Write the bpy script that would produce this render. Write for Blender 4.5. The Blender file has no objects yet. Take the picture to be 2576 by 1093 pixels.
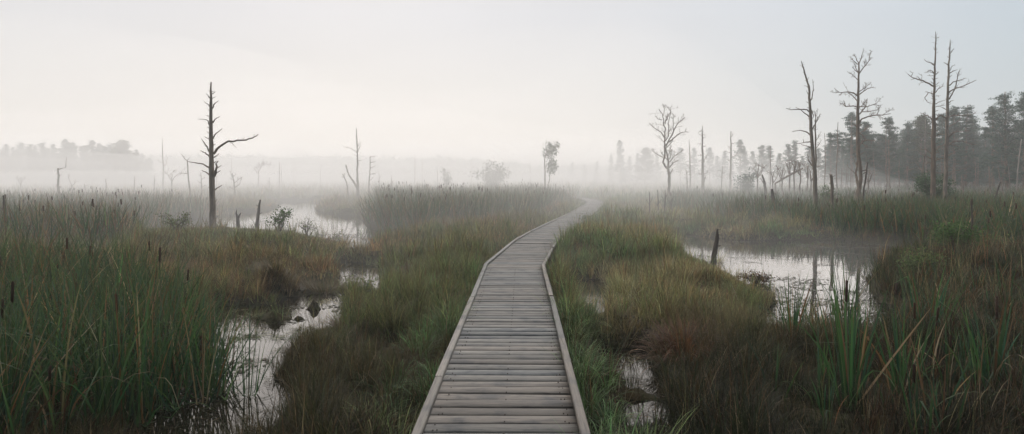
HAZE_D = .0020
SUN_E = 4.2
SKY_E = .84
SKYRAMP = [(.0, (.36, .43, .50)), (.55, (.52, .61, .69)), (.76, (.68, .78, .87)), (.87, (.84, .88, .93)), (.94, (.92, .925, .95)), (1.0, (.94, .93, .95))]
EXPO = 0
VB = 8
DENOISE = True
import bpy, math, random
import numpy as np
from mathutils import Vector
PI = math.pi
rnd = random.Random(7)
rng = np.random.default_rng(11)
S = bpy.context.scene
C = S.collection

# ------------------------------------------------------------------ camera frame
EYE = 2.31          # eye height over the water (water is z = 0)
FPX = 1500.0        # focal length measured on the 2576 px wide photograph
CX, HY = 1288.0, 445.0

def gpt(px, py, z=0.0):
    """where a point of the photograph lies on the level z"""
    Y = FPX * (EYE - z) / (py - HY)
    return ((px - CX) * Y / FPX, Y)

def at(px, py, Y):
    return ((px - CX) * Y / FPX, Y, EYE + (HY - py) * Y / FPX)

def gpoly(pts, z=0.0):
    return np.array([gpt(x, y, z) for x, y in pts])

# ------------------------------------------------------------------ noise
def _h(ix, iy, s):
    n = (ix.astype(np.int64) * 374761393 + iy.astype(np.int64) * 668265263 + s * 1442695041) & 0xffffffff
    n = ((n ^ (n >> 13)) * 1274126177) & 0xffffffff
    n = n ^ (n >> 16)
    return (n & 0xffffff) / float(0xffffff)

def vn(x, y, s=0):
    ix = np.floor(x); iy = np.floor(y)
    fx = x - ix; fy = y - iy
    fx = fx * fx * (3 - 2 * fx); fy = fy * fy * (3 - 2 * fy)
    a = _h(ix, iy, s); b = _h(ix + 1, iy, s); c = _h(ix, iy + 1, s); d = _h(ix + 1, iy + 1, s)
    return (a * (1 - fx) + b * fx) * (1 - fy) + (c * (1 - fx) + d * fx) * fy

def fbm(x, y, s=0, o=3):
    t = 0; a = .5; n = 0
    for k in range(o):
        t = t + a * vn(x * 2 ** k, y * 2 ** k, s + k * 17); n += a; a *= .5
    return t / n

def sstep(a, b, x):
    t = np.clip((x - a) / (b - a), 0, 1)
    return t * t * (3 - 2 * t)

def inside(P, X, Y):
    r = np.zeros(X.shape, bool)
    n = len(P)
    for i in range(n):
        x1, y1 = P[i]; x2, y2 = P[(i + 1) % n]
        c = ((y1 > Y) != (y2 > Y))
        with np.errstate(divide='ignore', invalid='ignore'):
            xi = (x2 - x1) * (Y - y1) / ((y2 - y1) if y2 != y1 else 1e-9) + x1
        r ^= c & (X < xi)
    return r

def sdf(P, X, Y):
    d = np.full(X.shape, 1e9)
    n = len(P)
    for i in range(n):
        x1, y1 = P[i]; x2, y2 = P[(i + 1) % n]
        dx, dy = x2 - x1, y2 - y1
        t = np.clip(((X - x1) * dx + (Y - y1) * dy) / (dx * dx + dy * dy + 1e-12), 0, 1)
        d = np.minimum(d, np.hypot(X - x1 - t * dx, Y - y1 - t * dy))
    return np.where(inside(P, X, Y), -d, d)

# ------------------------------------------------------------------ boardwalk centre line
_ctrl = [(-.12, -4), (-.10, 2), (-.07, 5), (.0, 9), (.05, 12.4), (.42, 15.2), (.95, 18.6), (2.15, 24.0), (3.5, 30), (4.75, 36),
         (5.65, 40.5), (6.15, 44.5), (6.05, 49), (5.2, 56), (3.2, 66)]
def _cat(P, n=14):
    out = []
    for i in range(len(P) - 1):
        p0 = P[max(i - 1, 0)]; p1 = P[i]; p2 = P[i + 1]; p3 = P[min(i + 2, len(P) - 1)]
        if i == 3 or i == 4:
            for k in range(n): out.append(tuple(p1[j] + (p2[j] - p1[j]) * k / n for j in (0, 1)))
            continue
        for k in range(n):
            t = k / n
            out.append(tuple(.5 * (2 * p1[j] + (p2[j] - p0[j]) * t + (2 * p0[j] - 5 * p1[j] + 4 * p2[j] - p3[j]) * t * t + (3 * p1[j] - p0[j] - 3 * p2[j] + p3[j]) * t ** 3) for j in (0, 1)))
    out.append(P[-1])
    return np.array(out, float)
PATH = _cat(_ctrl)
_seg = np.hypot(*(PATH[1:] - PATH[:-1]).T)
_cum = np.concatenate([[0], np.cumsum(_seg)])
PLEN = _cum[-1]
def path_at(s):
    s = min(max(s, 0), PLEN - 1e-4)
    i = int(np.searchsorted(_cum, s, side='right') - 1)
    t = (s - _cum[i]) / _seg[i]
    p = PATH[i] * (1 - t) + PATH[i + 1] * t
    a = path_dir(i); b = path_dir(min(i + 1, len(_seg) - 1))
    d = (PATH[i + 1] - PATH[i]) / _seg[i]
    return p, d
def path_dir(i):
    return (PATH[i + 1] - PATH[i]) / _seg[i]
def path_dist(X, Y):
    d = np.full(X.shape, 1e9)
    P = PATH[::3]
    for i in range(len(P) - 1):
        x1, y1 = P[i]; x2, y2 = P[i + 1]
        dx, dy = x2 - x1, y2 - y1
        t = np.clip(((X - x1) * dx + (Y - y1) * dy) / (dx * dx + dy * dy), 0, 1)
        d = np.minimum(d, np.hypot(X - x1 - t * dx, Y - y1 - t * dy))
    return d
DECK = .45

# ------------------------------------------------------------------ pools and ground
POOLS = [gpoly(p) for p in [
    [(700, 722), (862, 728), (868, 800), (864, 842), (800, 862), (726, 872), (700, 940), (694, 1030), (672, 1140), (360, 1160), (360, 960), (540, 880), (545, 775), (640, 762)],
    [(882, 664), (974, 666), (980, 744), (896, 748)],
    [(922, 604), (946, 604), (952, 648), (928, 648)],
    [(300, 545), (450, 552), (540, 545), (640, 538), (680, 522), (740, 507), (805, 507), (775, 525), (850, 544), (930, 548), (950, 572), (1060, 580), (1050, 600), (950, 622), (880, 622), (820, 612), (730, 592), (560, 592), (300, 600)],
    [(1695, 588), (1760, 598), (1919, 606), (2097, 606), (2270, 620), (2300, 640), (2176, 655), (2130, 700), (2160, 750), (2240, 775), (2250, 840), (2120, 860), (1900, 850), (1895, 790), (1990, 764), (1960, 738), (1870, 720), (1790, 672), (1715, 645)],
    [(1440, 708), (1535, 706), (1540, 765), (1470, 775), (1438, 745)],
    [(1484, 768), (1532, 768), (1530, 805), (1490, 808)],
    [(1512, 882), (1605, 884), (1655, 930), (1645, 982), (1560, 984), (1512, 945)],
    [(1575, 1010), (1662, 1006), (1690, 1085), (1600, 1092)],
    [(940, 872), (1020, 868), (1030, 900), (950, 905)],
]]
# parts of the picture where open water shows, used to keep tall blades of the nearer bank out of it
OPEN = [np.array(p, float) for p in [
    [(750, 738), (855, 740), (852, 815), (765, 822), (700, 860), (672, 900), (668, 985), (640, 1010), (585, 985), (575, 880), (565, 790), (640, 780), (745, 800)],
    [(893, 680), (966, 684), (964, 733), (905, 733)],
    [(922, 606), (946, 606), (952, 640), (928, 640)],
    [(350, 555), (540, 548), (640, 540), (690, 522), (740, 508), (800, 508), (775, 525), (850, 545), (930, 548), (944, 575), (944, 606), (830, 605), (735, 582), (560, 568), (350, 572)],
    [(1700, 592), (1809, 612), (1919, 618), (2097, 618), (2228, 625), (2170, 651), (2120, 698), (2130, 740), (2215, 785), (2210, 805), (2140, 800), (1960, 806), (1925, 780), (1995, 764), (1961, 735), (1877, 714), (1799, 667), (1731, 641)],
    [(1455, 722), (1522, 722), (1522, 750), (1455, 750)],
    [(1488, 762), (1524, 762), (1524, 788), (1488, 788)],
    [(1532, 902), (1595, 902), (1632, 930), (1630, 981), (1645, 1014), (1640, 1056), (1592, 1056), (1536, 970)],
]]
# low mud and moss bars standing out of the left pool: px, py, half length, half width, height
BARS = [(705, 803, .90, .20, .47), (795, 776, .28, .16, .44), (680, 765, .5, .2, .40), (722, 742, .8, .3, .42), (2060, 795, .5, .25, .30), (1492, 742, .14, .10, .36)]
MOUNDS = [(1600, 660, 2.8, .28), (1560, 860, 1.0, .18), (1700, 760, 2.0, .22), (820, 690, 1.3, .28), (700, 640, 2.6, .2), (1060, 690, 2.2, .18), (940, 830, 1.3, .22),
          (2200, 720, 1.6, .22), (2330, 700, 2.2, .3), (600, 600, 4.0, .15), (1040, 830, .8, .15)]

def ground(X, Y):
    X = np.asarray(X, float); Y = np.asarray(Y, float)
    h = .08 + .14 * fbm(X * .35, Y * .35, 3) + .42 * np.clip(vn(X * 1.25, Y * 1.25, 9) - .35, 0, 1) + .08 * vn(X * 3.1, Y * 3.1, 5)
    for px, py, r, a in MOUNDS:
        x0, y0 = gpt(px, py)
        h = h + a * np.exp(-((X - x0) ** 2 + (Y - y0) ** 2) / (r * r))
    pd = path_dist(X, Y)
    k = sstep(.55, 1.5, pd)
    h = h * k + (1 - k) * (.10 + .05 * vn(X * 2, Y * 2, 8))
    amp = np.clip(.03 * Y, .12, .9)
    fr = 1.6 / np.clip(Y / 8, 1, 4)
    px_ = X + amp * (vn(X * fr, Y * fr, 21) - .5) * 2
    py_ = Y + amp * 1.3 * (vn(X * fr + 31, Y * fr + 7, 22) - .5) * 2
    rag = np.clip(.016 * Y, .10, .4)
    px_ = px_ + rag * (vn(X * 4.2 / np.clip(Y / 8, 1, 4), Y * 4.2 / np.clip(Y / 8, 1, 4), 23) - .5) * 2; py_ = py_ + rag * 1.6 * (vn(X * 3.7 / np.clip(Y / 8, 1, 4) + 5, Y * 3.7 / np.clip(Y / 8, 1, 4), 24) - .5) * 2
    d = np.full(X.shape, 1e9)
    for P in POOLS:
        d = np.minimum(d, sdf(P, px_, py_))
    h = np.minimum(h, .07 + .20 * np.clip(d, 0, 9) + .05 * vn(X * 3.1, Y * 3.1, 6))
    w = np.clip(Y * .02, .12, .5)
    t = sstep(-w, w * 1.6, d)
    h = -.32 * (1 - t) + h * t
    for px, py, a, b, hh in BARS:
        x0, y0 = gpt(px, py)
        q = ((X - x0) / a + .5 * (vn(X * 4, Y * 4, 14) - .5)) ** 2 + ((Y - y0) / b + 1.2 * (vn(X * 4, Y * 4, 15) - .5)) ** 2
        h = h + hh * np.exp(-q) * (.75 + .4 * vn(X * 9, Y * 9, 4))
    return h
def gz(x, y):
    return float(ground(np.array([x]), np.array([y]))[0])

# ------------------------------------------------------------------ object helpers
def tag(o, label=None, cat=None, group=None, kind=None):
    if label: o['label'] = label
    if cat: o['category'] = cat
    if group: o['group'] = group
    if kind: o['kind'] = kind
    return o
def empty(name, loc, label, cat, group=None):
    o = bpy.data.objects.new(name, None); C.objects.link(o); o.location = loc
    o.empty_display_size = .2
    return tag(o, label, cat, group)
def mesh_np(name, V, F, mat, col=None, uv=None, parent=None, smooth=False):
    V = np.ascontiguousarray(V, dtype=np.float32); F = np.ascontiguousarray(F, dtype=np.int32)
    me = bpy.data.meshes.new(name)
    k = F.shape[1]; n = len(F)
    me.vertices.add(len(V)); me.vertices.foreach_set('co', V.ravel())
    me.loops.add(n * k); me.loops.foreach_set('vertex_index', F.ravel())
    me.polygons.add(n); me.polygons.foreach_set('loop_start', np.arange(0, n * k, k, dtype=np.int32))
    me.polygons.foreach_set('loop_total', np.full(n, k, dtype=np.int32))
    if smooth: me.polygons.foreach_set('use_smooth', np.ones(n, bool))
    if col is not None:
        a = me.color_attributes.new('Col', 'FLOAT_COLOR', 'POINT')
        c4 = np.ones((len(V), 4), np.float32); c4[:, :3] = col
        a.data.foreach_set('color', c4.ravel())
    if uv is not None:
        l = me.uv_layers.new(name='UVMap'); l.data.foreach_set('uv', np.ascontiguousarray(uv, dtype=np.float32).ravel())
    me.update(calc_edges=True)
    me.materials.append(mat)
    o = bpy.data.objects.new(name, me); C.objects.link(o)
    if parent is not None: o.parent = parent
    return o
def dup(root, loc, rz, sc, label, group=None):
    r = root.copy(); C.objects.link(r); r.location = loc; r.rotation_euler = (0, 0, rz); r.scale = sc
    r['label'] = label
    if group: r['group'] = group
    for ch in list(root.children):
        c = ch.copy(); C.objects.link(c); c.parent = r
        for g in ch.children:
            d = g.copy(); C.objects.link(d); d.parent = c
    return r

class MB:
    def __init__(s): s.v = []; s.f = []; s.n = 0
    def tube(s, pts, rad, sides=7, cap=True, rough=0.0):
        pts = [Vector(p) for p in pts]
        n = len(pts)
        up = None; rings = []
        for i in range(n):
            t = (pts[min(i + 1, n - 1)] - pts[max(i - 1, 0)])
            if t.length < 1e-9: t = Vector((0, 0, 1))
            t.normalize()
            if up is None:
                up = t.orthogonal().normalized()
            else:
                up = (up - t * up.dot(t))
                up = up.normalized() if up.length > 1e-6 else t.orthogonal().normalized()
            b = t.cross(up)
            ring = []
            for k in range(sides):
                a = 2 * PI * k / sides
                r = rad[i] * (1 + (rnd.uniform(-rough, rough) if rough else 0))
                ring.append(pts[i] + (up * math.cos(a) + b * math.sin(a)) * r)
            rings.append(ring)
        base = s.n
        for ring in rings:
            for p in ring: s.v.append((p.x, p.y, p.z))
        s.n += n * sides
        for i in range(n - 1):
            for k in range(sides):
                a = base + i * sides + k; b_ = base + i * sides + (k + 1) % sides
                s.f.append((a, b_, b_ + sides, a + sides))
        if cap:
            for i, e in ((0, pts[0]), (n - 1, pts[-1])):
                s.v.append(tuple(e)); c = s.n; s.n += 1
                for k in range(0, sides):
                    a = base + i * sides + k; b_ = base + i * sides + (k + 1) % sides
                    s.f.append((a, b_, c, c) if False else (a, b_, c))
    def box(s, c, hx, hy, hz, rz=0):
        pass
    def build(s, name, mat, parent=None, off=(0, 0, 0), smooth=True):
        me = bpy.data.meshes.new(name)
        me.from_pydata([(x - off[0], y - off[1], z - off[2]) for x, y, z in s.v], [], s.f)
        if smooth: me.polygons.foreach_set('use_smooth', np.ones(len(me.polygons), bool))
        me.materials.append(mat)
        o = bpy.data.objects.new(name, me); C.objects.link(o)
        if parent is not None: o.parent = parent
        return o

# ------------------------------------------------------------------ materials
def newmat(name):
    m = bpy.data.materials.new(name); m.use_nodes = True
    nt = m.node_tree; nt.nodes.clear()
    out = nt.nodes.new('ShaderNodeOutputMaterial')
    return m, nt, out
def N(nt, t, **kw):
    n = nt.nodes.new(t)
    for k, v in kw.items():
        if k.startswith('i_'): n.inputs[k[2:].replace('_', ' ')].default_value = v
        else: setattr(n, k, v)
    return n
def ramp(nt, stops):
    r = nt.nodes.new('ShaderNodeValToRGB'); e = r.color_ramp.elements
    while len(e) < len(stops): e.new(.5)
    for q, (p, c) in zip(e, stops): q.position = p; q.color = (*c, 1)
    return r

def foliage_mat(name, rough=.5, trans=.35, spec=.35):
    m, nt, out = newmat(name); L = nt.links.new
    at_ = N(nt, 'ShaderNodeAttribute', attribute_name='Col')
    p = N(nt, 'ShaderNodeBsdfPrincipled'); p.inputs['Roughness'].default_value = rough
    p.inputs['Specular IOR Level'].default_value = spec
    t = N(nt, 'ShaderNodeBsdfTranslucent'); mx = N(nt, 'ShaderNodeMixShader'); mx.inputs[0].default_value = trans
    L(at_.outputs['Color'], p.inputs['Base Color']); L(at_.outputs['Color'], t.inputs['Color'])
    L(p.outputs[0], mx.inputs[1]); L(t.outputs[0], mx.inputs[2]); L(mx.outputs[0], out.inputs[0])
    return m
def bark_mat(name, c1, c2, scale=9, zs=.25):
    m, nt, out = newmat(name); L = nt.links.new
    tc = N(nt, 'ShaderNodeTexCoord'); mp = N(nt, 'ShaderNodeMapping'); mp.inputs['Scale'].default_value = (1, 1, zs)
    n1 = N(nt, 'ShaderNodeTexNoise'); n1.inputs['Scale'].default_value = scale; n1.inputs['Detail'].default_value = 5
    r = ramp(nt, [(.3, c1), (.68, c2)])
    b = N(nt, 'ShaderNodeBump'); b.inputs['Strength'].default_value = .6; b.inputs['Distance'].default_value = .03
    p = N(nt, 'ShaderNodeBsdfPrincipled'); p.inputs['Roughness'].default_value = .85
    L(tc.outputs['Object'], mp.inputs[0]); L(mp.outputs[0], n1.inputs['Vector']); L(n1.outputs['Fac'], r.inputs[0])
    L(r.outputs[0], p.inputs['Base Color']); L(n1.outputs['Fac'], b.inputs['Height']); L(b.outputs[0], p.inputs['Normal'])
    L(p.outputs[0], out.inputs[0])
    return m
M_blade = foliage_mat('blade', .5, .42, .2)
M_leaf = foliage_mat('leaf', .8, .3, .1)
M_bark = bark_mat('dead_wood', (.085, .07, .057), (.27, .22, .175))
M_darkbark = bark_mat('wet_wood', (.02, .016, .013), (.07, .052, .04), 14)
M_palebark = bark_mat('pale_wood', (.16, .14, .12), (.34, .31, .27))
M_pinebark = bark_mat('orange_bark', (.075, .058, .045), (.22, .16, .11), 7)

m, nt, out = newmat('peat'); L = nt.links.new
tc = N(nt, 'ShaderNodeTexCoord')
n1 = N(nt, 'ShaderNodeTexNoise'); n1.inputs['Scale'].default_value = .9; n1.inputs['Detail'].default_value = 6
n2 = N(nt, 'ShaderNodeTexNoise'); n2.inputs['Scale'].default_value = 14; n2.inputs['Detail'].default_value = 4
r = ramp(nt, [(.32, (.022, .017, .010)), (.5, (.032, .032, .014)), (.68, (.060, .045, .022))])
r2 = ramp(nt, [(.3, (.5, .5, .5)), (.75, (1.3, 1.2, 1.1))])
mm = N(nt, 'ShaderNodeMixRGB', blend_type='MULTIPLY'); mm.inputs[0].default_value = 1
b = N(nt, 'ShaderNodeBump'); b.inputs['Strength'].default_value = .9; b.inputs['Distance'].default_value = .06
p = N(nt, 'ShaderNodeBsdfPrincipled'); p.inputs['Roughness'].default_value = .9; p.inputs['Specular IOR Level'].default_value = .15
L(tc.outputs['Object'], n1.inputs['Vector']); L(tc.outputs['Object'], n2.inputs['Vector'])
L(n1.outputs['Fac'], r.inputs[0]); L(n2.outputs['Fac'], r2.inputs[0]); L(r.outputs[0], mm.inputs[1]); L(r2.outputs[0], mm.inputs[2])
L(mm.outputs[0], p.inputs['Base Color']); L(n2.outputs['Fac'], b.inputs['Height']); L(b.outputs[0], p.inputs['Normal']); L(p.outputs[0], out.inputs[0])
M_peat = m

m, nt, out = newmat('bog_water'); L = nt.links.new
tc = N(nt, 'ShaderNodeTexCoord')
n1 = N(nt, 'ShaderNodeTexNoise'); n1.inputs['Scale'].default_value = 2.2; n1.inputs['Detail'].default_value = 3
b = N(nt, 'ShaderNodeBump'); b.inputs['Strength'].default_value = .10; b.inputs['Distance'].default_value = .02
p = N(nt, 'ShaderNodeBsdfPrincipled'); p.inputs['Base Color'].default_value = (.010, .009, .006, 1); p.inputs['Roughness'].default_value = .03
p.inputs['IOR'].default_value = 1.33; p.inputs['Specular IOR Level'].default_value = .42
p.inputs['Metallic'].default_value = 0.0
L(tc.outputs['Object'], n1.inputs['Vector']); L(n1.outputs['Fac'], b.inputs['Height']); L(b.outputs[0], p.inputs['Normal']); L(p.outputs[0], out.inputs[0])
M_water = m

m, nt, out = newmat('weathered_planks'); L = nt.links.new
at_ = N(nt, 'ShaderNodeAttribute', attribute_name='Col')
uv = N(nt, 'ShaderNodeUVMap'); mp = N(nt, 'ShaderNodeMapping'); mp.inputs['Scale'].default_value = (2.2, 34, 1)
n1 = N(nt, 'ShaderNodeTexNoise'); n1.inputs['Scale'].default_value = 1.6; n1.inputs['Detail'].default_value = 7; n1.inputs['Roughness'].default_value = .65
n2 = N(nt, 'ShaderNodeTexNoise'); n2.inputs['Scale'].default_value = 3.2; n2.inputs['Detail'].default_value = 4
r = ramp(nt, [(.34, (.30, .30, .31)), (.47, (.88, .88, .88)), (.66, (1.30, 1.26, 1.2))])
r2 = ramp(nt, [(.36, (.50, .53, .58)), (.46, (.92, .90, .88)), (.7, (1.12, 1.08, 1.02))])
m1 = N(nt, 'ShaderNodeMixRGB', blend_type='MULTIPLY'); m1.inputs[0].default_value = 1
m2 = N(nt, 'ShaderNodeMixRGB', blend_type='MULTIPLY'); m2.inputs[0].default_value = 1
b = N(nt, 'ShaderNodeBump'); b.inputs['Strength'].default_value = .5; b.inputs['Distance'].default_value = .006
p = N(nt, 'ShaderNodeBsdfPrincipled'); p.inputs['Roughness'].default_value = .55; p.inputs['Specular IOR Level'].default_value = .35
L(uv.outputs[0], mp.inputs[0]); L(mp.outputs[0], n1.inputs['Vector']); L(uv.outputs[0], n2.inputs['Vector'])
L(n1.outputs['Fac'], r.inputs[0]); L(n2.outputs['Fac'], r2.inputs[0])
L(at_.outputs['Color'], m1.inputs[1]); L(r.outputs[0], m1.inputs[2]); L(m1.outputs[0], m2.inputs[1]); L(r2.outputs[0], m2.inputs[2])
L(m2.outputs[0], p.inputs['Base Color']); L(n1.outputs['Fac'], b.inputs['Height']); L(b.outputs[0], p.inputs['Normal']); L(p.outputs[0], out.inputs[0])
M_plank = m
# ------------------------------------------------------------------ the ground sheet and the water
def ground_sheet():
    ys = [-60, -40, -25, -15, -8, -4, -2, 0, 1, 2, 2.6]
    y = 3.0
    while y < 440:
        ys.append(y); y += max(.05, y * .0105)
    ys.append(450)
    us = np.concatenate([[-1.0], np.linspace(-.995, .995, 330), [1.0]])
    ys = np.array(ys)
    V = np.zeros((len(ys), len(us), 3))
    for i, yy in enumerate(ys):
        w = max(abs(yy), 3) * 1.02 + 2
        xs = us * w; xs[0] = -455; xs[-1] = 455
        V[i, :, 0] = xs; V[i, :, 1] = yy
    g = ground(V[..., 0].ravel(), V[..., 1].ravel()).reshape(V.shape[:2])
    V[..., 2] = g
    n, k = V.shape[:2]
    idx = np.arange(n * k).reshape(n, k)
    F = np.stack([idx[:-1, :-1], idx[:-1, 1:], idx[1:, 1:], idx[1:, :-1]], -1).reshape(-1, 4)
    o = mesh_np('ground', V.reshape(-1, 3), F, M_peat, smooth=True)
    tag(o, 'dark wet peat ground of the marsh', None, None, 'structure')
ground_sheet()
W = 455
o = mesh_np('water', np.array([(-W, -60, 0), (W, -60, 0), (W, 450, 0), (-W, 450, 0)]), np.array([(0, 1, 2, 3)]), M_water)
tag(o, 'still dark water of the marsh pools mirroring the sky', None, None, 'structure')

# ------------------------------------------------------------------ the boardwalk
def quadbox(V, F, UV, COL, p, d, L0, L1, w0, w1, z0, z1, col, bev=.006, uvo=0, along='w'):
    """board with chamfered top: L along d, w across; d is a unit 2-vector"""
    nrm = (d[1], -d[0])
    def P(a, b_, z): return (p[0] + d[0] * a + nrm[0] * b_, p[1] + d[1] * a + nrm[1] * b_, z)
    base = len(V)
    prof = [(L0, z0), (L0, z1 - bev), (L0 + bev, z1), (L1 - bev, z1), (L1, z1 - bev), (L1, z0)] if along == 'w' else \
           [(w0, z0), (w0, z1 - bev), (w0 + bev, z1), (w1 - bev, z1), (w1, z1 - bev), (w1, z0)]
    n = len(prof)
    for e in (0, 1):
        for a, z in prof:
            V.append(P(a, (w0, w1)[e], z) if along == 'w' else P((L0, L1)[e], a, z)); COL.append(col)
    span = (w1 - w0) if along == 'w' else (L1 - L0)
    for i in range(n):
        j = (i + 1) % n
        q = (base + i, base + j, base + n + j, base + n + i)
        F.append(q)
        a0 = prof[i][0] + prof[i][1]; a1 = prof[j][0] + prof[j][1]
        UV += [(uvo, a0 + uvo), (uvo, a1 + uvo), (uvo + span, a1 + uvo), (uvo + span, a0 + uvo)]
    for e in (0, 1):
        b_ = base + e * n
        for q in ((0, 1, 4, 5), (1, 2, 3, 4)):
            F.append(tuple(b_ + t for t in q)); UV += [(uvo, .1), (uvo + .02, .1), (uvo + .02, .12), (uvo, .12)]

bw = empty('boardwalk', (0, 4, .1), 'weathered grey plank boardwalk winding through the marsh into the mist', 'boardwalk')
def boards(name, build):
    V, F, UV, COL = [], [], [], []
    build(V, F, UV, COL)
    o = mesh_np(name, np.array(V) - np.array([0, 4, .1]), np.array(F), M_plank, col=np.array(COL), uv=np.array(UV), parent=bw)
    return o
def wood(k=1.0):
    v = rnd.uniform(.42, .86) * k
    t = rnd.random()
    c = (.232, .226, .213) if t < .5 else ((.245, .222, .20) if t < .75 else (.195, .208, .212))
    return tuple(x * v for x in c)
def deck(V, F, UV, COL):
    s = .1
    while s < PLEN - .2:
        p, d = path_at(s)
        p2, d2 = path_at(s + .6); p0, d0 = path_at(s - .6)
        dd = np.array(d0) + np.array(d2); dd = dd / np.hypot(*dd)
        a = math.atan2(dd[1], dd[0]) + rnd.gauss(0, .009)
        dd = (math.cos(a), math.sin(a))
        w = .139 + rnd.gauss(0, .004)
        dz = rnd.gauss(0, .004)
        quadbox(V, F, UV, COL, p, dd, -w / 2, w / 2, -.60 + rnd.gauss(0, .006), .60 + rnd.gauss(0, .006), DECK - .035 + dz, DECK + dz, wood(), .009, rnd.uniform(0, 60))
        s += .157
boards('deck', deck)
def rail_piece(side, s0, s1, k):
    def f(V, F, UV, COL):
        p0, d0 = path_at(s0); p1, d1 = path_at(s1)
        n0 = np.array([d0[1], -d0[0]]); n1 = np.array([d1[1], -d1[0]])
        a = p0 + n0 * side * .60; b_ = p1 + n1 * side * .60
        d = (b_ - a); L_ = np.hypot(*d); d = d / L_
        g = rnd.gauss(0, .004)
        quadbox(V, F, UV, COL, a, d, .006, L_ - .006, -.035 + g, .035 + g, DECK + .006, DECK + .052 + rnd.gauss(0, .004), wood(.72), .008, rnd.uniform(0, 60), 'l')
    return boards('kerb_rail', f)
for side in (-1, 1):
    s = .2 if side < 0 else 1.1
    k = 0
    sk = float(_cum[np.argmin(np.abs(PATH[:, 1] - 12.4))])
    while s < PLEN - 1:
        ln = rnd.choice((2.4, 3.0, 3.6)) if s < 20 else rnd.choice((1.5, 1.8, 2.1))
        e = min(s + ln, PLEN - .3)
        if s < sk < e or 0 < sk - e < .6: e = sk
        if s < 0.5: e = s + 3.2
        rail_piece(side, s, e, k); s = e; k += 1
mbn = MB()
s = 3.0
while s < 16:
    p_, d_ = path_at(s)
    for o_ in (-.50, -.47, .48, .51, 0.02):
        if rnd.random() < .8:
            q = (p_[0] + d_[1] * o_ + d_[0] * rnd.uniform(-.03, .03), p_[1] - d_[0] * o_ + d_[1] * rnd.uniform(-.04, .04) - 4, DECK - .1 + .001)
            mbn.tube([(q[0], q[1], q[2] - .004), (q[0], q[1], q[2] + .005)], [.006, .005], 6)
    s += .157
mbn.build('nail', M_darkbark, bw)['kind'] = 'stuff'
def under(V, F, UV, COL):
    s = .3
    while s < PLEN - 1:
        p0, d0 = path_at(s); p1, d1 = path_at(s + 1.2)
        for sd in (-1, 1):
            n0 = np.array([d0[1], -d0[0]]); n1 = np.array([d1[1], -d1[0]])
            a = p0 + n0 * sd * .52; b_ = p1 + n1 * sd * .52
            d = b_ - a; L_ = np.hypot(*d); d = d / L_
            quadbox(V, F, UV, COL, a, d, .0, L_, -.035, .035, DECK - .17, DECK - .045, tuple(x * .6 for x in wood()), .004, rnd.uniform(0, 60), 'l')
        s += 1.2
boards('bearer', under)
def post(s, sd):
    def f(V, F, UV, COL):
        p, d = path_at(s)
        n = np.array([d[1], -d[0]])
        q = p + n * sd * .60
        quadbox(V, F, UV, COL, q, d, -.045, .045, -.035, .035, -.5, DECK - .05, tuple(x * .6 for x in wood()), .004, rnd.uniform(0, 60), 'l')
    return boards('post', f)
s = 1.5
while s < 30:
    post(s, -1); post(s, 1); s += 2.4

# ------------------------------------------------------------------ blades
def ribbons(x, y, z, h, w, az, lean, curve, col, seg=3, colt=None, power=1.5, wb=.75, fold=None, face=None):
    n = len(x)
    t = np.linspace(0, 1, seg + 1)
    th = lean[:, None] + curve[:, None] * (t[None, :] ** power)
    if fold is not None:   # blades broken over at a height
        th = th + np.where(t[None, :] > fold[:, None], 1.7, 0)
    ds = h / seg
    thm = (th[:, :-1] + th[:, 1:]) / 2 if fold is None else th[:, 1:]
    hx = np.concatenate([np.zeros((n, 1)), np.cumsum(np.sin(thm) * ds[:, None], 1)], 1)
    hz = np.concatenate([np.zeros((n, 1)), np.cumsum(np.cos(thm) * ds[:, None], 1)], 1)
    px = x[:, None] + hx * np.cos(az)[:, None]; py = y[:, None] + hx * np.sin(az)[:, None]; pz = z[:, None] + hz
    pz = np.maximum(pz, .012)
    prof = np.interp(t, [0, .35, .8, 1], [wb, 1, .6, .06])
    fa = (az + PI / 2) if face is None else face
    sx = np.cos(fa)[:, None] * (w[:, None] * prof / 2); sy = np.sin(fa)[:, None] * (w[:, None] * prof / 2)
    V = np.empty((n, seg + 1, 2, 3), np.float32)
    V[:, :, 0, 0] = px - sx; V[:, :, 0, 1] = py - sy; V[:, :, 0, 2] = pz
    V[:, :, 1, 0] = px + sx; V[:, :, 1, 1] = py + sy; V[:, :, 1, 2] = pz
    b0 = (np.arange(n) * (seg + 1) * 2)[:, None] + (np.arange(seg) * 2)[None, :]
    F = np.stack([b0, b0 + 1, b0 + 3, b0 + 2], -1).reshape(-1, 4)
    cc = np.repeat(col[:, None, :], seg + 1, 1)
    if colt is not None:
        k = np.clip((t - .55) / .45, 0, 1)[None, :, None]
        cc = cc * (1 - k) + colt[:, None, :] * k
    cc = np.repeat(cc[:, :, None, :], 2, 2).reshape(-1, 3)
    return V.reshape(-1, 3), F, cc
class Bag:
    def __init__(s): s.V = []; s.F = []; s.c = []; s.n = 0
    def add(s, V, F, c):
        if len(V) == 0: return
        s.V.append(V); s.F.append(F + s.n); s.c.append(c); s.n += len(V)
    def build(s, name, mat=None, parent=None, off=None, smooth=False):
        V = np.concatenate(s.V)
        if off is not None: V = V - np.array(off, np.float32)
        return mesh_np(name, V, np.concatenate(s.F), mat or M_blade, col=np.concatenate(s.c), parent=parent, smooth=smooth)
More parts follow.
